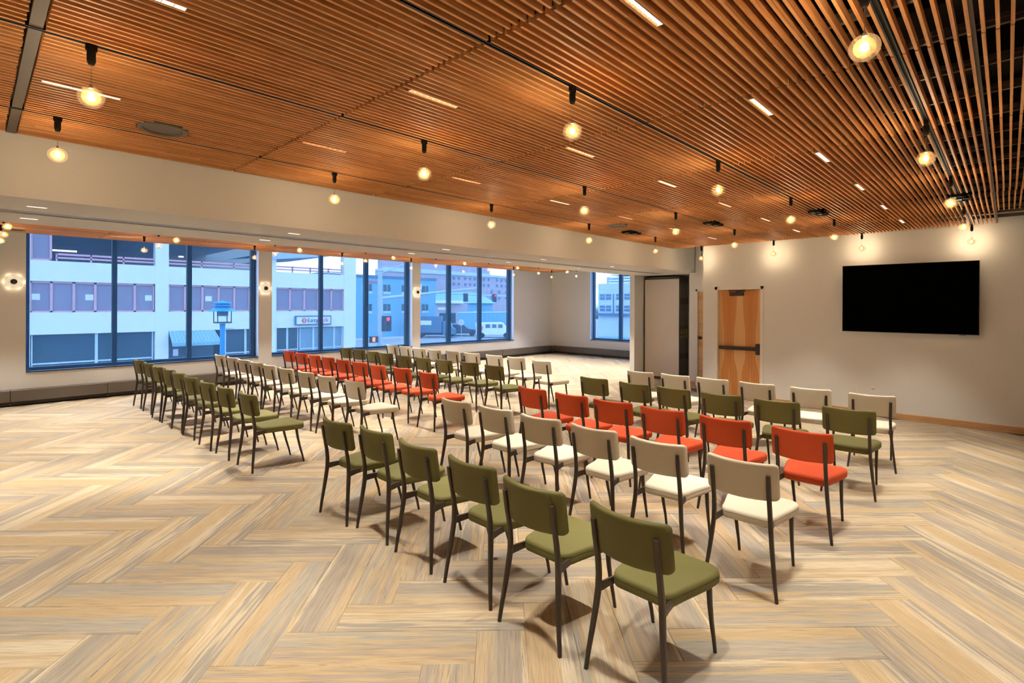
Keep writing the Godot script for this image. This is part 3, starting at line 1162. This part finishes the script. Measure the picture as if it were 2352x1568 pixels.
func door_two() -> void:
	var t = setting("door_2", "pale wooden door in the recess, half hidden by the corner", "door")
	t.position = Vector3(10.745, 0, -4.37)
	boxed("jamb", Vector3(-0.012, 0, -0.468), Vector3(0.12, 2.07, -0.425), M.paint_white, t, 0.004)
	boxed("jamb", Vector3(-0.012, 0, 0.124), Vector3(0.12, 2.07, 0.27), M.paint_white, t, 0.004)
	boxed("lintel", Vector3(-0.012, 2.015, -0.468), Vector3(0.12, 2.07, 0.124), M.paint_white, t, 0.004)
	boxed("leaf", Vector3(0.02, 0.006, -0.423), Vector3(0.065, 2.012, 0.123), M.maple, t)
	var b := MB.new()
	b.lathe(Vector3(0.02, 1.03, -0.365), [Vector2(0.032, 0.0), Vector2(0.032, 0.008), Vector2(0.012, 0.012), Vector2(0.012, 0.035), Vector2(0.028, 0.042), Vector2(0.03, 0.055), Vector2(0.022, 0.066), Vector2(0.001, 0.068)], 24, Basis(Vector3(0, 0, 1), PI / 2))
	obj("knob", b, M.hardware, t)
	boxed("latch_plate", Vector3(0.012, 0.99, -0.43), Vector3(0.02, 1.07, -0.418), M.hardware, t)


func partition() -> void:
	var t = thing("folding_partition", "stack of folded white partition panels with dark edges in pocket", "partition", Vector3(11.15, 0, -5.84))
	for k in 5:
		var x := k * 0.093
		var p = boxed("panel", Vector3(x + 0.006, 0.06, -0.44), Vector3(x + 0.082, 2.33, 0.425), M.partition, t, 0.003)
		boxed("edge_strip", Vector3(x, 0.045, 0.425), Vector3(x + 0.088, 2.34, 0.44), M.partition_trim, p, 0.003)
		boxed("edge_strip", Vector3(x, 0.045, -0.455), Vector3(x + 0.088, 2.34, -0.44), M.partition_trim, p, 0.003)
		boxed("top_rail", Vector3(x, 2.33, -0.455), Vector3(x + 0.088, 2.385, 0.44), M.partition_trim, p, 0.003)
		boxed("bottom_rail", Vector3(x, 0.006, -0.455), Vector3(x + 0.088, 0.06, 0.44), M.partition_trim, p, 0.003)
		for y in [[0.1, 0.5], [0.62, 1.0], [1.25, 1.75], [1.9, 2.25]]:
			boxed("groove_strip", Vector3(x + 0.034, y[0], 0.44), Vector3(x + 0.046, y[1], 0.443), M.tv_bezel, p)
		for y in [0.98, 1.06, 1.12]:
			boxed("hinge", Vector3(x + 0.07, y + 0.02 * (k % 2), 0.438), Vector3(x + 0.1, y + 0.045 + 0.02 * (k % 2), 0.447), M.brass, p, 0.002)


# ---------------------------------------------------------------- the street
const GROUND := -2.8


func wall_part(parent, called: String, x0: float, y0: float, x1: float, y1: float, z: float, depth: float, m: Material):
	return boxed(called, Vector3(x0, y0, z - depth), Vector3(x1, y1, z), m, parent)


func build_street() -> void:
	mat("concrete", c8(226, 226, 222), 0.85)
	mat("pink", c8(214, 158, 164), 0.7)
	mat("mesh", c8(140, 130, 146), 0.8)
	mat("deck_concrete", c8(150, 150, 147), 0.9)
	mat("blue_clad", c8(110, 168, 196), 0.8)
	mat("brick", c8(176, 164, 174), 0.9)
	mat("pale_clad", c8(188, 204, 214), 0.8)
	mat("asphalt", c8(150, 152, 154), 0.9)
	mat("pavement", c8(190, 190, 188), 0.9)
	mat("street_blue", c8(28, 150, 205), 0.5)
	mat("metal_roof", c8(128, 176, 186), 0.4, 0.2)
	mat("dark_glass", c8(48, 74, 84), 0.15)
	mat("grey_glass", c8(120, 150, 165), 0.2)
	mat("paper", c8(222, 224, 236), 0.8)
	mat("signal_black", c8(38, 44, 50), 0.6)
	mat("pole", c8(170, 186, 196), 0.5, 0.2)
	mat("van_white", c8(232, 234, 236), 0.35)
	mat("truck_blue", c8(78, 112, 140), 0.4)
	mat("tyre", c8(30, 32, 34), 0.9)
	mat("car_dark", c8(52, 62, 72), 0.35)
	glow("tube", c8(236, 246, 255), 3.6)
	glow("red_signal", c8(255, 46, 60), 4.5)
	glow("orange_signal", c8(255, 110, 50), 5.0)
	var g = setting("ground", "street and pavement outside the windows", "street")
	boxed("road", Vector3(-40, GROUND - 0.3, -160), Vector3(150, GROUND, -16), M.asphalt, g)
	boxed("road", Vector3(16.5, GROUND - 0.3, -16), Vector3(150, GROUND, 20), M.asphalt, g)
	boxed("pavement", Vector3(-40, GROUND, -39.5), Vector3(24.5, GROUND + 0.14, -36.2), M.pavement, g)
	boxed("pavement", Vector3(30, GROUND, -62), Vector3(60, GROUND + 0.14, -59), M.pavement, g)
	garage()
	far_buildings()
	street_things()


func garage() -> void:
	var t = thing("parking_garage", "white concrete parking garage with pink mesh panels across the street", "building", Vector3(0, 0, -39.5))
	var z := 0.0
	for s in [[4.17, 3.0], [1.22, -0.04]]:
		wall_part(t, "spandrel", -22.0, s[1], 22.32, s[0], z, 0.5, M.concrete)
	wall_part(t, "spandrel", -22.0, 5.95, 15.0, 7.2, z, 0.5, M.concrete)
	for c in [[-7.2, -6.5], [1.5, 2.3], [8.19, 8.92], [15.0, 15.78], [21.25, 22.32]]:
		wall_part(t, "column", c[0], GROUND, c[1], 7.2 if c[0] < 16 else 5.7, z + 0.03, 0.6, M.concrete)
	# decks and the dark interior
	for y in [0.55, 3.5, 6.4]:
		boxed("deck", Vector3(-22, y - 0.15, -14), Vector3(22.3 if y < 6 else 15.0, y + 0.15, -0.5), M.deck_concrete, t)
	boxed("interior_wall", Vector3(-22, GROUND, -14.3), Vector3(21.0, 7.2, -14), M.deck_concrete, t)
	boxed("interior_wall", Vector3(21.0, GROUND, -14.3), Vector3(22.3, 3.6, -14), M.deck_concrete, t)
	boxed("side_wall", Vector3(22.0, GROUND, -14), Vector3(22.32, 4.17, -0.5), M.concrete, t)
	# framed mesh panels of the middle storey
	for row in [[2.31, 3.2, 4.19, 5.18, 6.11, 7.13, 8.14], [8.95, 9.87, 10.91, 11.91, 12.92, 13.94, 15.0], [15.8, 16.86, 17.98, 19.1, 20.2, 21.22]]:
		for k in row.size() - 1:
			var p = wall_part(t, "mesh_panel", row[k] + 0.05, 1.30, row[k + 1] - 0.05, 2.9, z - 0.18, 0.03, M.mesh)
			var b := MB.new()
			b.span(Vector3(row[k], 1.22, -0.22), Vector3(row[k] + 0.06, 3.0, -0.1))
			b.span(Vector3(row[k + 1] - 0.06, 1.22, -0.22), Vector3(row[k + 1], 3.0, -0.1))
			b.span(Vector3(row[k], 1.22, -0.22), Vector3(row[k + 1], 1.31, -0.1))
			b.span(Vector3(row[k], 2.89, -0.22), Vector3(row[k + 1], 3.0, -0.1))
			obj("frame", b, M.pink, p)
	var p = wall_part(t, "mesh_panel", 2.36, 4.26, 3.14, 5.9, z - 0.18, 0.03, M.mesh)
	var fb := MB.new()
	fb.span(Vector3(2.3, 4.17, -0.22), Vector3(2.4, 5.95, -0.1))
	fb.span(Vector3(3.12, 4.17, -0.22), Vector3(3.22, 5.95, -0.1))
	fb.span(Vector3(2.3, 4.17, -0.22), Vector3(3.22, 4.28, -0.1))
	obj("frame", fb, M.pink, p)
	for q in [[2.36, 2.72], [4.72, 5.1], [7.67, 8.04], [11.1, 11.5]]:
		boxed("notice", Vector3(q[0], 1.93, -0.17), Vector3(q[1], 2.28, -0.16), M.paper, t)
	# railings of the upper deck
	for r in [[3.43, 8.17, [3.43, 4.99, 6.57]], [8.95, 15.0, [10.88, 12.91]], [15.8, 21.2, [17.1, 18.5, 20.0]]]:
		boxed("top_rail", Vector3(r[0], 4.53, -0.3), Vector3(r[1], 4.64, -0.2), M.pink, t)
		boxed("mid_rail", Vector3(r[0], 4.33, -0.3), Vector3(r[1], 4.43, -0.2), M.pink, t)
		for x in r[2]:
			boxed("rail_post", Vector3(x - 0.04, 4.17, -0.3), Vector3(x + 0.04, 4.64, -0.2), M.pink, t)
	# lit tubes inside
	for q in [[3.36, 4.9, -1.5, 1.11], [3.32, 2.43, -1.0, 1.08], [10.2, 5.1, -3.0, 0.3], [3.9, -0.02, -2.0, 1.3]]:
		boxed("tube_light", Vector3(q[0], q[1] - 0.05, q[2] - 0.08), Vector3(q[0] + q[3], q[1] + 0.05, q[2]), M.tube, t)
	# shop fronts at street level
	for s in [[2.35, 5.25, 8.12, true], [12.35, 13.7, 15.0, true], [15.85, 16.7, 17.55, true], [17.65, 18.75, 19.4, false], [19.5, 20.5, 21.22, false]]:
		for k in 2:
			var f = wall_part(t, "shop_pane", s[k] + 0.05, GROUND + 0.35, s[k + 1] - 0.05, -0.1, z - 0.25, 0.04, M.dark_glass if s[3] else M.grey_glass)
			var b := MB.new()
			b.span(Vector3(s[k], GROUND, -0.3), Vector3(s[k] + 0.07, -0.04, -0.18))
			b.span(Vector3(s[k + 1] - 0.07, GROUND, -0.3), Vector3(s[k + 1], -0.04, -0.18))
			b.span(Vector3(s[k], -1.75, -0.28), Vector3(s[k + 1], -1.66, -0.2))
			obj("frame", b, M.pale_clad, f)
	# entrance with a ribbed metal awning
	wall_part(t, "door_recess", 8.95, GROUND, 11.66, -0.04, z - 0.35, 0.05, M.dark_glass)
	wall_part(t, "door_post", 10.0, GROUND, 10.1, -0.9, z - 0.2, 0.1, M.pale_clad)
	boxed("notice", Vector3(9.25, -1.7, -0.33), Vector3(9.55, -1.25, -0.32), M.paper, t)
	var b := MB.new()
	b.quad(Vector3(8.93, -0.05, 0.0), Vector3(11.6, -0.05, 0.0), Vector3(11.85, -0.82, 0.9), Vector3(8.93, -0.82, 0.9), Vector3(0, 0.75, 0.66))
	b.quad(Vector3(8.93, -0.12, 0.0), Vector3(11.6, -0.12, 0.0), Vector3(11.85, -0.9, 0.9), Vector3(8.93, -0.9, 0.9), Vector3(0, -0.75, -0.66))
	b.span(Vector3(8.93, -1.0, 0.86), Vector3(11.87, -0.80, 0.92))
	var aw = obj("awning", b, M.metal_roof, t)
	for k in 14:
		var rb := MB.new()
		var x := 9.0 + k * 0.2
		rb.bar([Vector3(x, -0.03, 0.0), Vector3(x + 0.012 * k, -0.79, 0.9)], [Vector2(0.02, 0.02), Vector2(0.02, 0.02)], Vector3.RIGHT, 6)
		obj("rib", rb, M.pale_clad, aw)
	# roof canopy at the corner
	b = MB.new()
	b.quad(Vector3(15.0, 5.0, 0.2), Vector3(20.0, 5.62, 0.2), Vector3(20.0, 5.62, -8.0), Vector3(15.0, 5.0, -8.0), Vector3.DOWN)
	b.quad(Vector3(15.0, 5.5, 0.2), Vector3(20.0, 6.1, 0.2), Vector3(20.0, 6.1, -8.0), Vector3(15.0, 5.5, -8.0), Vector3.UP)
	b.quad(Vector3(15.0, 5.0, 0.2), Vector3(20.0, 5.62, 0.2), Vector3(20.0, 6.1, 0.2), Vector3(15.0, 5.5, 0.2), Vector3.BACK)
	obj("roof_canopy", b, M.pole, t)
	# the sign above the corner shop
	var s = thing("shop_sign", "pale rectangular lightbox sign with dark frame on parking garage", "sign", Vector3(18.6, 0.5, -39.45))
	boxed("box", Vector3(-1.46, -0.37, 0), Vector3(1.46, 0.37, 0.16), M.truck_blue, s, 0.02)
	boxed("face", Vector3(-1.36, -0.27, 0.16), Vector3(1.36, 0.27, 0.175), M.paper, s)
	mat("sign_red", c8(226, 96, 96), 0.7)
	mat("sign_ink", c8(70, 84, 96), 0.7)
	b = MB.new()
	b.lathe(Vector3(-0.78, 0.0, 0.175), [Vector2(0.205, 0.0), Vector2(0.205, 0.01), Vector2(0.001, 0.012)], 30, Basis(Vector3.RIGHT, PI / 2))
	obj("logo_disc", b, M.sign_red, s)
	boxed("logo_bar", Vector3(-0.81, -0.13, 0.18), Vector3(-0.75, 0.13, 0.192), M.paper, s)
	lettering("lettering", "Easy", Vector3(-0.09, 0.0, 0.18), 0.42, M.sign_ink, s)
	lettering("lettering", "Park", Vector3(0.73, 0.0, 0.18), 0.42, M.sign_red, s)


func lettering(called: String, words: String, at: Vector3, size: float, m: Material, parent) -> void:
	var f := SystemFont.new()
	f.font_names = PackedStringArray(["Droid Sans"])
	f.font_italic = true
	f.font_weight = 700
	var tm := TextMesh.new()
	tm.text = words
	tm.font = f
	tm.font_size = 32
	tm.pixel_size = size / 32.0
	tm.depth = 0.02
	var o = put(called, tm, m, parent)
	o.position = at


func far_buildings() -> void:
	var t = thing("blue_building", "three-storey blue-grey building beyond the crossing", "building", Vector3(0, 0, -62))
	wall_part(t, "wall", 30.0, GROUND, 48.18, 5.5, 0.0, 14.0, M.blue_clad)
	boxed("parapet", Vector3(29.9, 5.4, -14), Vector3(48.3, 5.75, 0.1), M.truck_blue, t)
	for y in [3.58, 0.92]:
		for x in [36.3, 39.21, 42.2, 45.7]:
			var f = wall_part(t, "window", x, y, x + 1.1, y + 0.95, 0.05, 0.06, M.dark_glass)
			boxed("sash", Vector3(x - 0.05, y - 0.32, 0.0), Vector3(x + 1.15, y, 0.07), M.pale_clad, f)
			boxed("sash", Vector3(x + 0.52, y - 0.3, 0.0), Vector3(x + 0.6, y + 0.95, 0.08), M.blue_clad, f)
	mat("faint_red", c8(190, 110, 130), 0.8)
	boxed("sign_band", Vector3(36.0, 4.72, 0), Vector3(38.3, 4.98, 0.08), M.faint_red, t)
	wall_part(t, "notice", 44.3, 4.0, 45.6, 4.9, 0.06, 0.06, M.paper)
	wall_part(t, "door", 44.6, GROUND, 46.4, -0.5, 0.06, 0.06, M.truck_blue)
	t = thing("brick_building", "long brick-coloured building with rows of small square windows", "building", Vector3(0, 0, -89.6))
	wall_part(t, "wall", 56.0, GROUND, 97.5, 8.6, 0.0, 2.0, M.brick)
	boxed("cornice", Vector3(56, 8.5, -2), Vector3(97.6, 9.0, 0.2), M.pale_clad, t)
	for y in [7.54, 6.2]:
		for x in [73.3, 74.74, 76.17, 78.1, 79.58, 81.01, 82.47, 83.95, 85.46, 88.3, 89.83, 91.45, 93.09, 94.76, 96.2]:
			wall_part(t, "window", x - 0.33, y, x + 0.33, y + 0.62, 0.04, 0.05, M.truck_blue)
	for y in [4.6, 3.2]:
		for x in [86.5, 89.0, 91.5, 94.0]:
			wall_part(t, "window", x - 0.4, y, x + 0.4, y + 0.8, 0.04, 0.05, M.truck_blue)
	t = thing("brick_tower", "tall brick-coloured tower rising behind the blue building", "building", Vector3(0, 0, -91.9))
	wall_part(t, "wall", 58.0, GROUND, 88.0, 16.5, 0.0, 2.0, M.brick)
	boxed("cornice", Vector3(57.9, 9.1, 0.0), Vector3(88.1, 9.5, 0.15), M.pale_clad, t)
	for k in 8:
		wall_part(t, "window", 60.0 + k * 3.5, 11.6, 61.0 + k * 3.5, 13.0, 0.04, 0.05, M.truck_blue)
	t = thing("low_warehouse", "low teal-roofed warehouse behind the parked vehicles", "building", Vector3(0, 0, -80))
	wall_part(t, "wall", 60.0, GROUND, 77.5, 2.4, 0.0, 8.0, M.blue_clad)
	var b := MB.new()
	b.quad(Vector3(59.6, 2.2, 0.5), Vector3(78, 2.2, 0.5), Vector3(78, 4.6, -5.0), Vector3(59.6, 4.6, -5.0), Vector3(0, 0.9, 0.4))
	b.quad(Vector3(59.6, 2.1, 0.5), Vector3(78, 2.1, 0.5), Vector3(78, 4.5, -5.0), Vector3(59.6, 4.5, -5.0), Vector3(0, -0.9, -0.4))
	obj("roof", b, M.metal_roof, t)
	for k in 3:
		wall_part(t, "door", 62.0 + k * 5.0, GROUND, 64.2 + k * 5.0, 0.6, 0.05, 0.05, M.pale_clad)
	t = thing("canopy_shop", "single-storey shop with white canopy band beyond the crossing", "building", Vector3(0, 0, -75))
	wall_part(t, "wall", 58.2, GROUND, 66.0, 2.1, 0.0, 3.5, M.brick)
	boxed("canopy", Vector3(58.0, 2.1, -3.5), Vector3(64.3, 2.62, 0.8), M.van_white, t)
	boxed("sign_band", Vector3(58.8, 0.9, 0), Vector3(61.5, 1.35, 0.1), M.van_white, t)
	wall_part(t, "window", 59.2, -1.6, 63.0, 0.3, 0.05, 0.05, M.dark_glass)
	t = thing("yard_fence", "tall blue-grey board fence behind the white van", "fence", Vector3(0, 0, -66))
	for k in 14:
		boxed("board", Vector3(56.1 + k * 1.0, GROUND, -0.1), Vector3(57.07 + k * 1.0, 0.5, 0.0), M.blue_clad, t)
	boxed("cap_rail", Vector3(56.0, 0.5, -0.15), Vector3(70.1, 0.62, 0.05), M.van_white, t)
	# seen through the end window
	t = thing("office_block", "pale blue office block with white bands outside end window", "building", Vector3(45, 0, 0))
	boxed("wall", Vector3(0, GROUND, -30.7), Vector3(12, 4.0, -14.0), M.pale_clad, t)
	for k in 4:
		boxed("band", Vector3(0.6, 4.0 + k * 0.28, -29.9 + k * 0.1), Vector3(11, 4.14 + k * 0.28, -14), M.van_white, t)
	boxed("plant_room", Vector3(0.8, 4.0, -30.2), Vector3(11, 4.7, -14), M.pole, t)
	for y in [2.35, 1.18]:
		for z in [-30.49, -29.75, -28.55, -27.6, -26.6, -25.6, -24.4, -23.4]:
			var f = boxed("window", Vector3(-0.04, y, z), Vector3(0.02, y + 0.58, z + 0.6), M.truck_blue, t)
			boxed("sash", Vector3(-0.06, y + 0.27, z), Vector3(-0.04, y + 0.32, z + 0.6), M.pale_clad, f)
	boxed("downpipe", Vector3(-0.08, 1.0, -28.9), Vector3(0.0, 2.95, -28.8), M.truck_blue, t)
	boxed("ledge", Vector3(-0.3, 0.72, -30.8), Vector3(0, 0.98, -14), M.truck_blue, t)
	t = thing("dumpster_shed", "low blue shed with green roof outside the end window", "shed", Vector3(38, GROUND, -24.6))
	boxed("wall", Vector3(0, 0, -1.2), Vector3(1.5, 1.7, 1.4), M.truck_blue, t)
	boxed("roof", Vector3(-0.1, 1.7, -1.3), Vector3(1.6, 1.85, 1.5), M.metal_roof, t)


func street_things() -> void:
	# street lamp with a brimmed lantern
	var t = thing("street_lamp", "bright blue street lamp with brimmed lantern outside leftmost window", "street lamp", Vector3(7.37, GROUND, -24.0))
	var b := MB.new()
	b.lathe(Vector3.ZERO, [Vector2(0.2, 0.0), Vector2(0.2, 0.25), Vector2(0.11, 0.35), Vector2(0.095, 3.3), Vector2(0.11, 3.7)], 18)
	obj("post", b, M.street_blue, t)
	boxed("arm", Vector3(0.05, 3.46, -0.02), Vector3(0.42, 3.50, 0.02), M.pole, t)
	boxed("lantern_base", Vector3(-0.28, 3.72, -0.28), Vector3(0.28, 3.77, 0.28), M.signal_black, t)
	for sx in [-1.0, 1.0]:
		for sz in [-1.0, 1.0]:
			boxed("lantern_bar", Vector3(sx * 0.26 - 0.015, 3.77, sz * 0.26 - 0.015), Vector3(sx * 0.26 + 0.015, 4.22, sz * 0.26 + 0.015), M.signal_black, t)
	boxed("lamp_core", Vector3(-0.17, 4.02, -0.17), Vector3(0.17, 4.22, 0.17), M.truck_blue, t)
	b = MB.new()
	b.lathe(Vector3(0, 4.22, 0), [Vector2(0.54, 0.0), Vector2(0.54, 0.02), Vector2(0.30, 0.14), Vector2(0.28, 0.14)], 24)
	obj("brim", b, M.street_blue, t)
	b = MB.new()
	b.lathe(Vector3(0, 4.36, 0), [Vector2(0.27, 0.0), Vector2(0.27, 0.07), Vector2(0.35, 0.07), Vector2(0.35, 0.12), Vector2(0.27, 0.12), Vector2(0.27, 0.17), Vector2(0.35, 0.17), Vector2(0.34, 0.24), Vector2(0.05, 0.28), Vector2(0.02, 0.33)], 24)
	obj("cap", b, M.street_blue, t)
	# signal mast
	t = thing("signal_mast", "pale traffic signal mast with long arm over the crossing", "traffic light", Vector3(21.2, GROUND, -34.0))
	b = MB.new()
	b.lathe(Vector3.ZERO, [Vector2(0.22, 0.0), Vector2(0.2, 4.9), Vector2(0.16, 7.0)], 16)
	obj("mast", b, M.pole, t)
	b = MB.new()
	b.bar([Vector3(0, 5.0, 0), Vector3(9.9, 6.05, 0)], [Vector2(0.13, 0.13), Vector2(0.08, 0.08)], Vector3.UP, 12)
	obj("arm", b, M.pole, t)
	b = MB.new()
	b.bar([Vector3(0.1, 6.9, 0), Vector3(3.4, 8.2, 0)], [Vector2(0.05, 0.05), Vector2(0.04, 0.04)], Vector3.UP, 8)
	obj("lamp_arm", b, M.pole, t)
	signal_head(t, Vector3(0.42, 3.1, 0.3), true)
	boxed("walk_signal", Vector3(-0.95, 1.75, 0.1), Vector3(-0.35, 2.2, 0.35), M.signal_black, t)
	boxed("walk_lamp", Vector3(-0.82, 1.82, 0.35), Vector3(-0.6, 2.14, 0.37), M.orange_signal, t)
	t = thing("traffic_signal", "second signal arm with two dark heads beyond the third window", "traffic light", Vector3(57.5, GROUND, -55.0))
	b = MB.new()
	b.lathe(Vector3.ZERO, [Vector2(0.2, 0.0), Vector2(0.18, 5.9)], 14)
	obj("mast", b, M.pole, t)
	b = MB.new()
	b.bar([Vector3(0, 5.85, 0), Vector3(-13.2, 6.15, 0)], [Vector2(0.14, 0.14), Vector2(0.08, 0.08)], Vector3.UP, 12)
	obj("arm", b, M.pole, t)
	signal_head(t, Vector3(-4.1, 5.6, 0.3), true)
	signal_head(t, Vector3(-9.7, 5.6, 0.3), false)
	# parked vehicles
	van("parked_van", "white panel van parked beyond the crossing", Vector3(51.2, GROUND, -52.6), -0.80, M.van_white)
	box_truck()
	car("parked_car", "dark car parked between the box truck and white van", Vector3(50.5, GROUND, -58.5), -0.8, M.car_dark)
	t = thing("round_sign", "round sign on a thin post before the parked vehicles", "street sign", Vector3(44.5, GROUND, -51.8), -0.8)
	boxed("post", Vector3(-0.04, 0, -0.04), Vector3(0.04, 2.6, 0.04), M.pole, t)
	b = MB.new()
	b.lathe(Vector3(0, 2.3, 0.05), [Vector2(0.42, 0.0), Vector2(0.42, 0.03), Vector2(0.001, 0.035)], 24, Basis(Vector3.RIGHT, PI / 2))
	obj("disc", b, M.pavement, t)


func signal_head(t, at: Vector3, red: bool) -> void:
	var head = boxed("signal_head", at + Vector3(-0.36, -0.55, -0.15), at + Vector3(0.36, 0.6, 0.1), M.signal_black, t, 0.03)
	for k in 3:
		var b := MB.new()
		b.lathe(at + Vector3(0.05, 0.36 - k * 0.36, 0.1), [Vector2(0.14, 0.0), Vector2(0.13, 0.03), Vector2(0.001, 0.05)], 18, Basis(Vector3.RIGHT, PI / 2))
		obj("lens", b, M.red_signal if k == 0 and red else M.tyre, head)


func wheels(t, xs: Array, r: float, half: float) -> void:
	for x in xs:
		for s in [-1.0, 1.0]:
			var b := MB.new()
			b.lathe(Vector3(x, r, s * half), [Vector2(r * 0.5, -0.12), Vector2(r, -0.1), Vector2(r, 0.1), Vector2(r * 0.55, 0.12)], 18, Basis(Vector3.RIGHT, PI / 2))
			obj("wheel", b, M.tyre, t)


# a body drawn as a side outline and given its width; outline in x and y, extruded along z
func hull(outline: Array, half: float) -> MB:
	var b := MB.new()
	var rings := []
	for s in [[-half, 0.94], [-half * 0.97, 1.0], [half * 0.97, 1.0], [half, 0.94]]:
		var mid := Vector2.ZERO
		for p in outline:
			mid += p
		mid /= outline.size()
		var ring := []
		for p in outline:
			var q: Vector2 = mid + (p - mid) * s[1]
			ring.append(Vector3(q.x, q.y, s[0]))
		rings.append(ring)
	b.skin(rings)
	return b


func van(called: String, label: String, at: Vector3, turn: float, m: Material) -> void:
	var t = thing(called, label, "van", at, turn)
	obj("body", hull([Vector2(-2.5, 0.35), Vector2(-2.55, 1.9), Vector2(-2.45, 2.1), Vector2(1.0, 2.15), Vector2(1.35, 2.05), Vector2(1.95, 1.3), Vector2(2.5, 1.1), Vector2(2.6, 0.4)], 0.95), m, t)
	for x in [-0.2, 0.65]:
		boxed("window", Vector3(x, 1.4, 0.93), Vector3(x + 0.62, 1.9, 0.97), M.truck_blue, t)
	boxed("window", Vector3(-1.1, 1.4, 0.93), Vector3(-0.45, 1.9, 0.97), M.truck_blue, t)
	boxed("decal", Vector3(-2.2, 1.1, 0.95), Vector3(-1.5, 1.6, 0.97), M.sign_red, t)
	wheels(t, [-1.6, 1.75], 0.36, 0.9)


func box_truck() -> void:
	var t = thing("box_truck", "blue-grey box truck with pale lettering patch", "truck", Vector3(44.9, GROUND, -62.5 + 4.0), -0.75)
	boxed("cargo_box", Vector3(-2.6, 0.7, -1.1), Vector3(1.4, 3.0, 1.1), M.truck_blue, t, 0.04)
	boxed("patch", Vector3(-1.9, 1.8, 1.1), Vector3(0.0, 2.4, 1.12), M.paper, t)
	obj("cab", hull([Vector2(1.5, 0.4), Vector2(1.5, 2.3), Vector2(2.5, 2.3), Vector2(2.9, 1.4), Vector2(3.3, 1.2), Vector2(3.35, 0.45)], 1.0), M.truck_blue, t)
	boxed("chassis", Vector3(-2.5, 0.4, -0.7), Vector3(3.0, 0.7, 0.7), M.tyre, t)
	boxed("tail_light", Vector3(-2.66, 0.85, 0.8), Vector3(-2.6, 1.15, 1.05), M.sign_red, t)
	wheels(t, [-1.5, 2.3], 0.42, 0.95)


func car(called: String, label: String, at: Vector3, turn: float, m: Material) -> void:
	var t = thing(called, label, "car", at, turn)
	obj("body", hull([Vector2(-2.2, 0.35), Vector2(-2.25, 1.0), Vector2(-1.9, 1.6), Vector2(-1.5, 1.72), Vector2(0.2, 1.7), Vector2(0.9, 1.1), Vector2(2.1, 0.95), Vector2(2.25, 0.4)], 0.9), m, t)
	boxed("window", Vector3(-1.6, 1.1, 0.87), Vector3(0.2, 1.55, 0.92), M.dark_glass, t)
	wheels(t, [-1.4, 1.45], 0.34, 0.85)


# ---------------------------------------------------------------- the scene
func _ready() -> void:
	# camera: level, lens shifted down, a trace of roll
	look = Basis(Vector3.UP, deg_to_rad(-46.2478)) * Basis(Vector3(0, 0, 1), deg_to_rad(0.2183))
	var cam := Camera3D.new()
	cam.name = "camera"
	add_child(cam)
	cam.transform = Transform3D(look, eye)
	var near := 0.05
	cam.set_frustum(2.0 * near * 784.0 / 1190.553, Vector2(0, -near * (784.0 - 701.944) / 1190.553), near, 400.0)
	cam.current = true
	# an overcast blue evening sky
	var env := Environment.new()
	env.background_mode = Environment.BG_SKY
	var sky := Sky.new()
	var sm := ProceduralSkyMaterial.new()
	sm.sky_top_color = Color(0.62, 0.79, 1.0)
	sm.sky_horizon_color = Color(0.70, 0.84, 1.0)
	sm.ground_horizon_color = Color(0.60, 0.72, 0.84)
	sm.ground_bottom_color = Color(0.45, 0.55, 0.65)
	sm.sky_energy_multiplier = 2.2
	sm.ground_energy_multiplier = 0.7
	sm.sun_angle_max = 0.0
	sky.sky_material = sm
	env.sky = sky
	env.tonemap_mode = Environment.TONE_MAPPER_LINEAR
	env.tonemap_exposure = 1.5
	env.sdfgi_enabled = true
	env.ssao_enabled = true
	env.ssil_enabled = true
	var we := WorldEnvironment.new()
	we.name = "surroundings"
	we.environment = env
	add_child(we)
	materials()
	build_walls()
	build_floor()
	build_ceiling()
	build_windows()
	build_tracks()
	build_strip_lights()
	build_pendants()
	build_chairs()
	build_heaters()
	build_sconces()
	build_front_wall_things()
	build_ceiling_things()
	build_street()
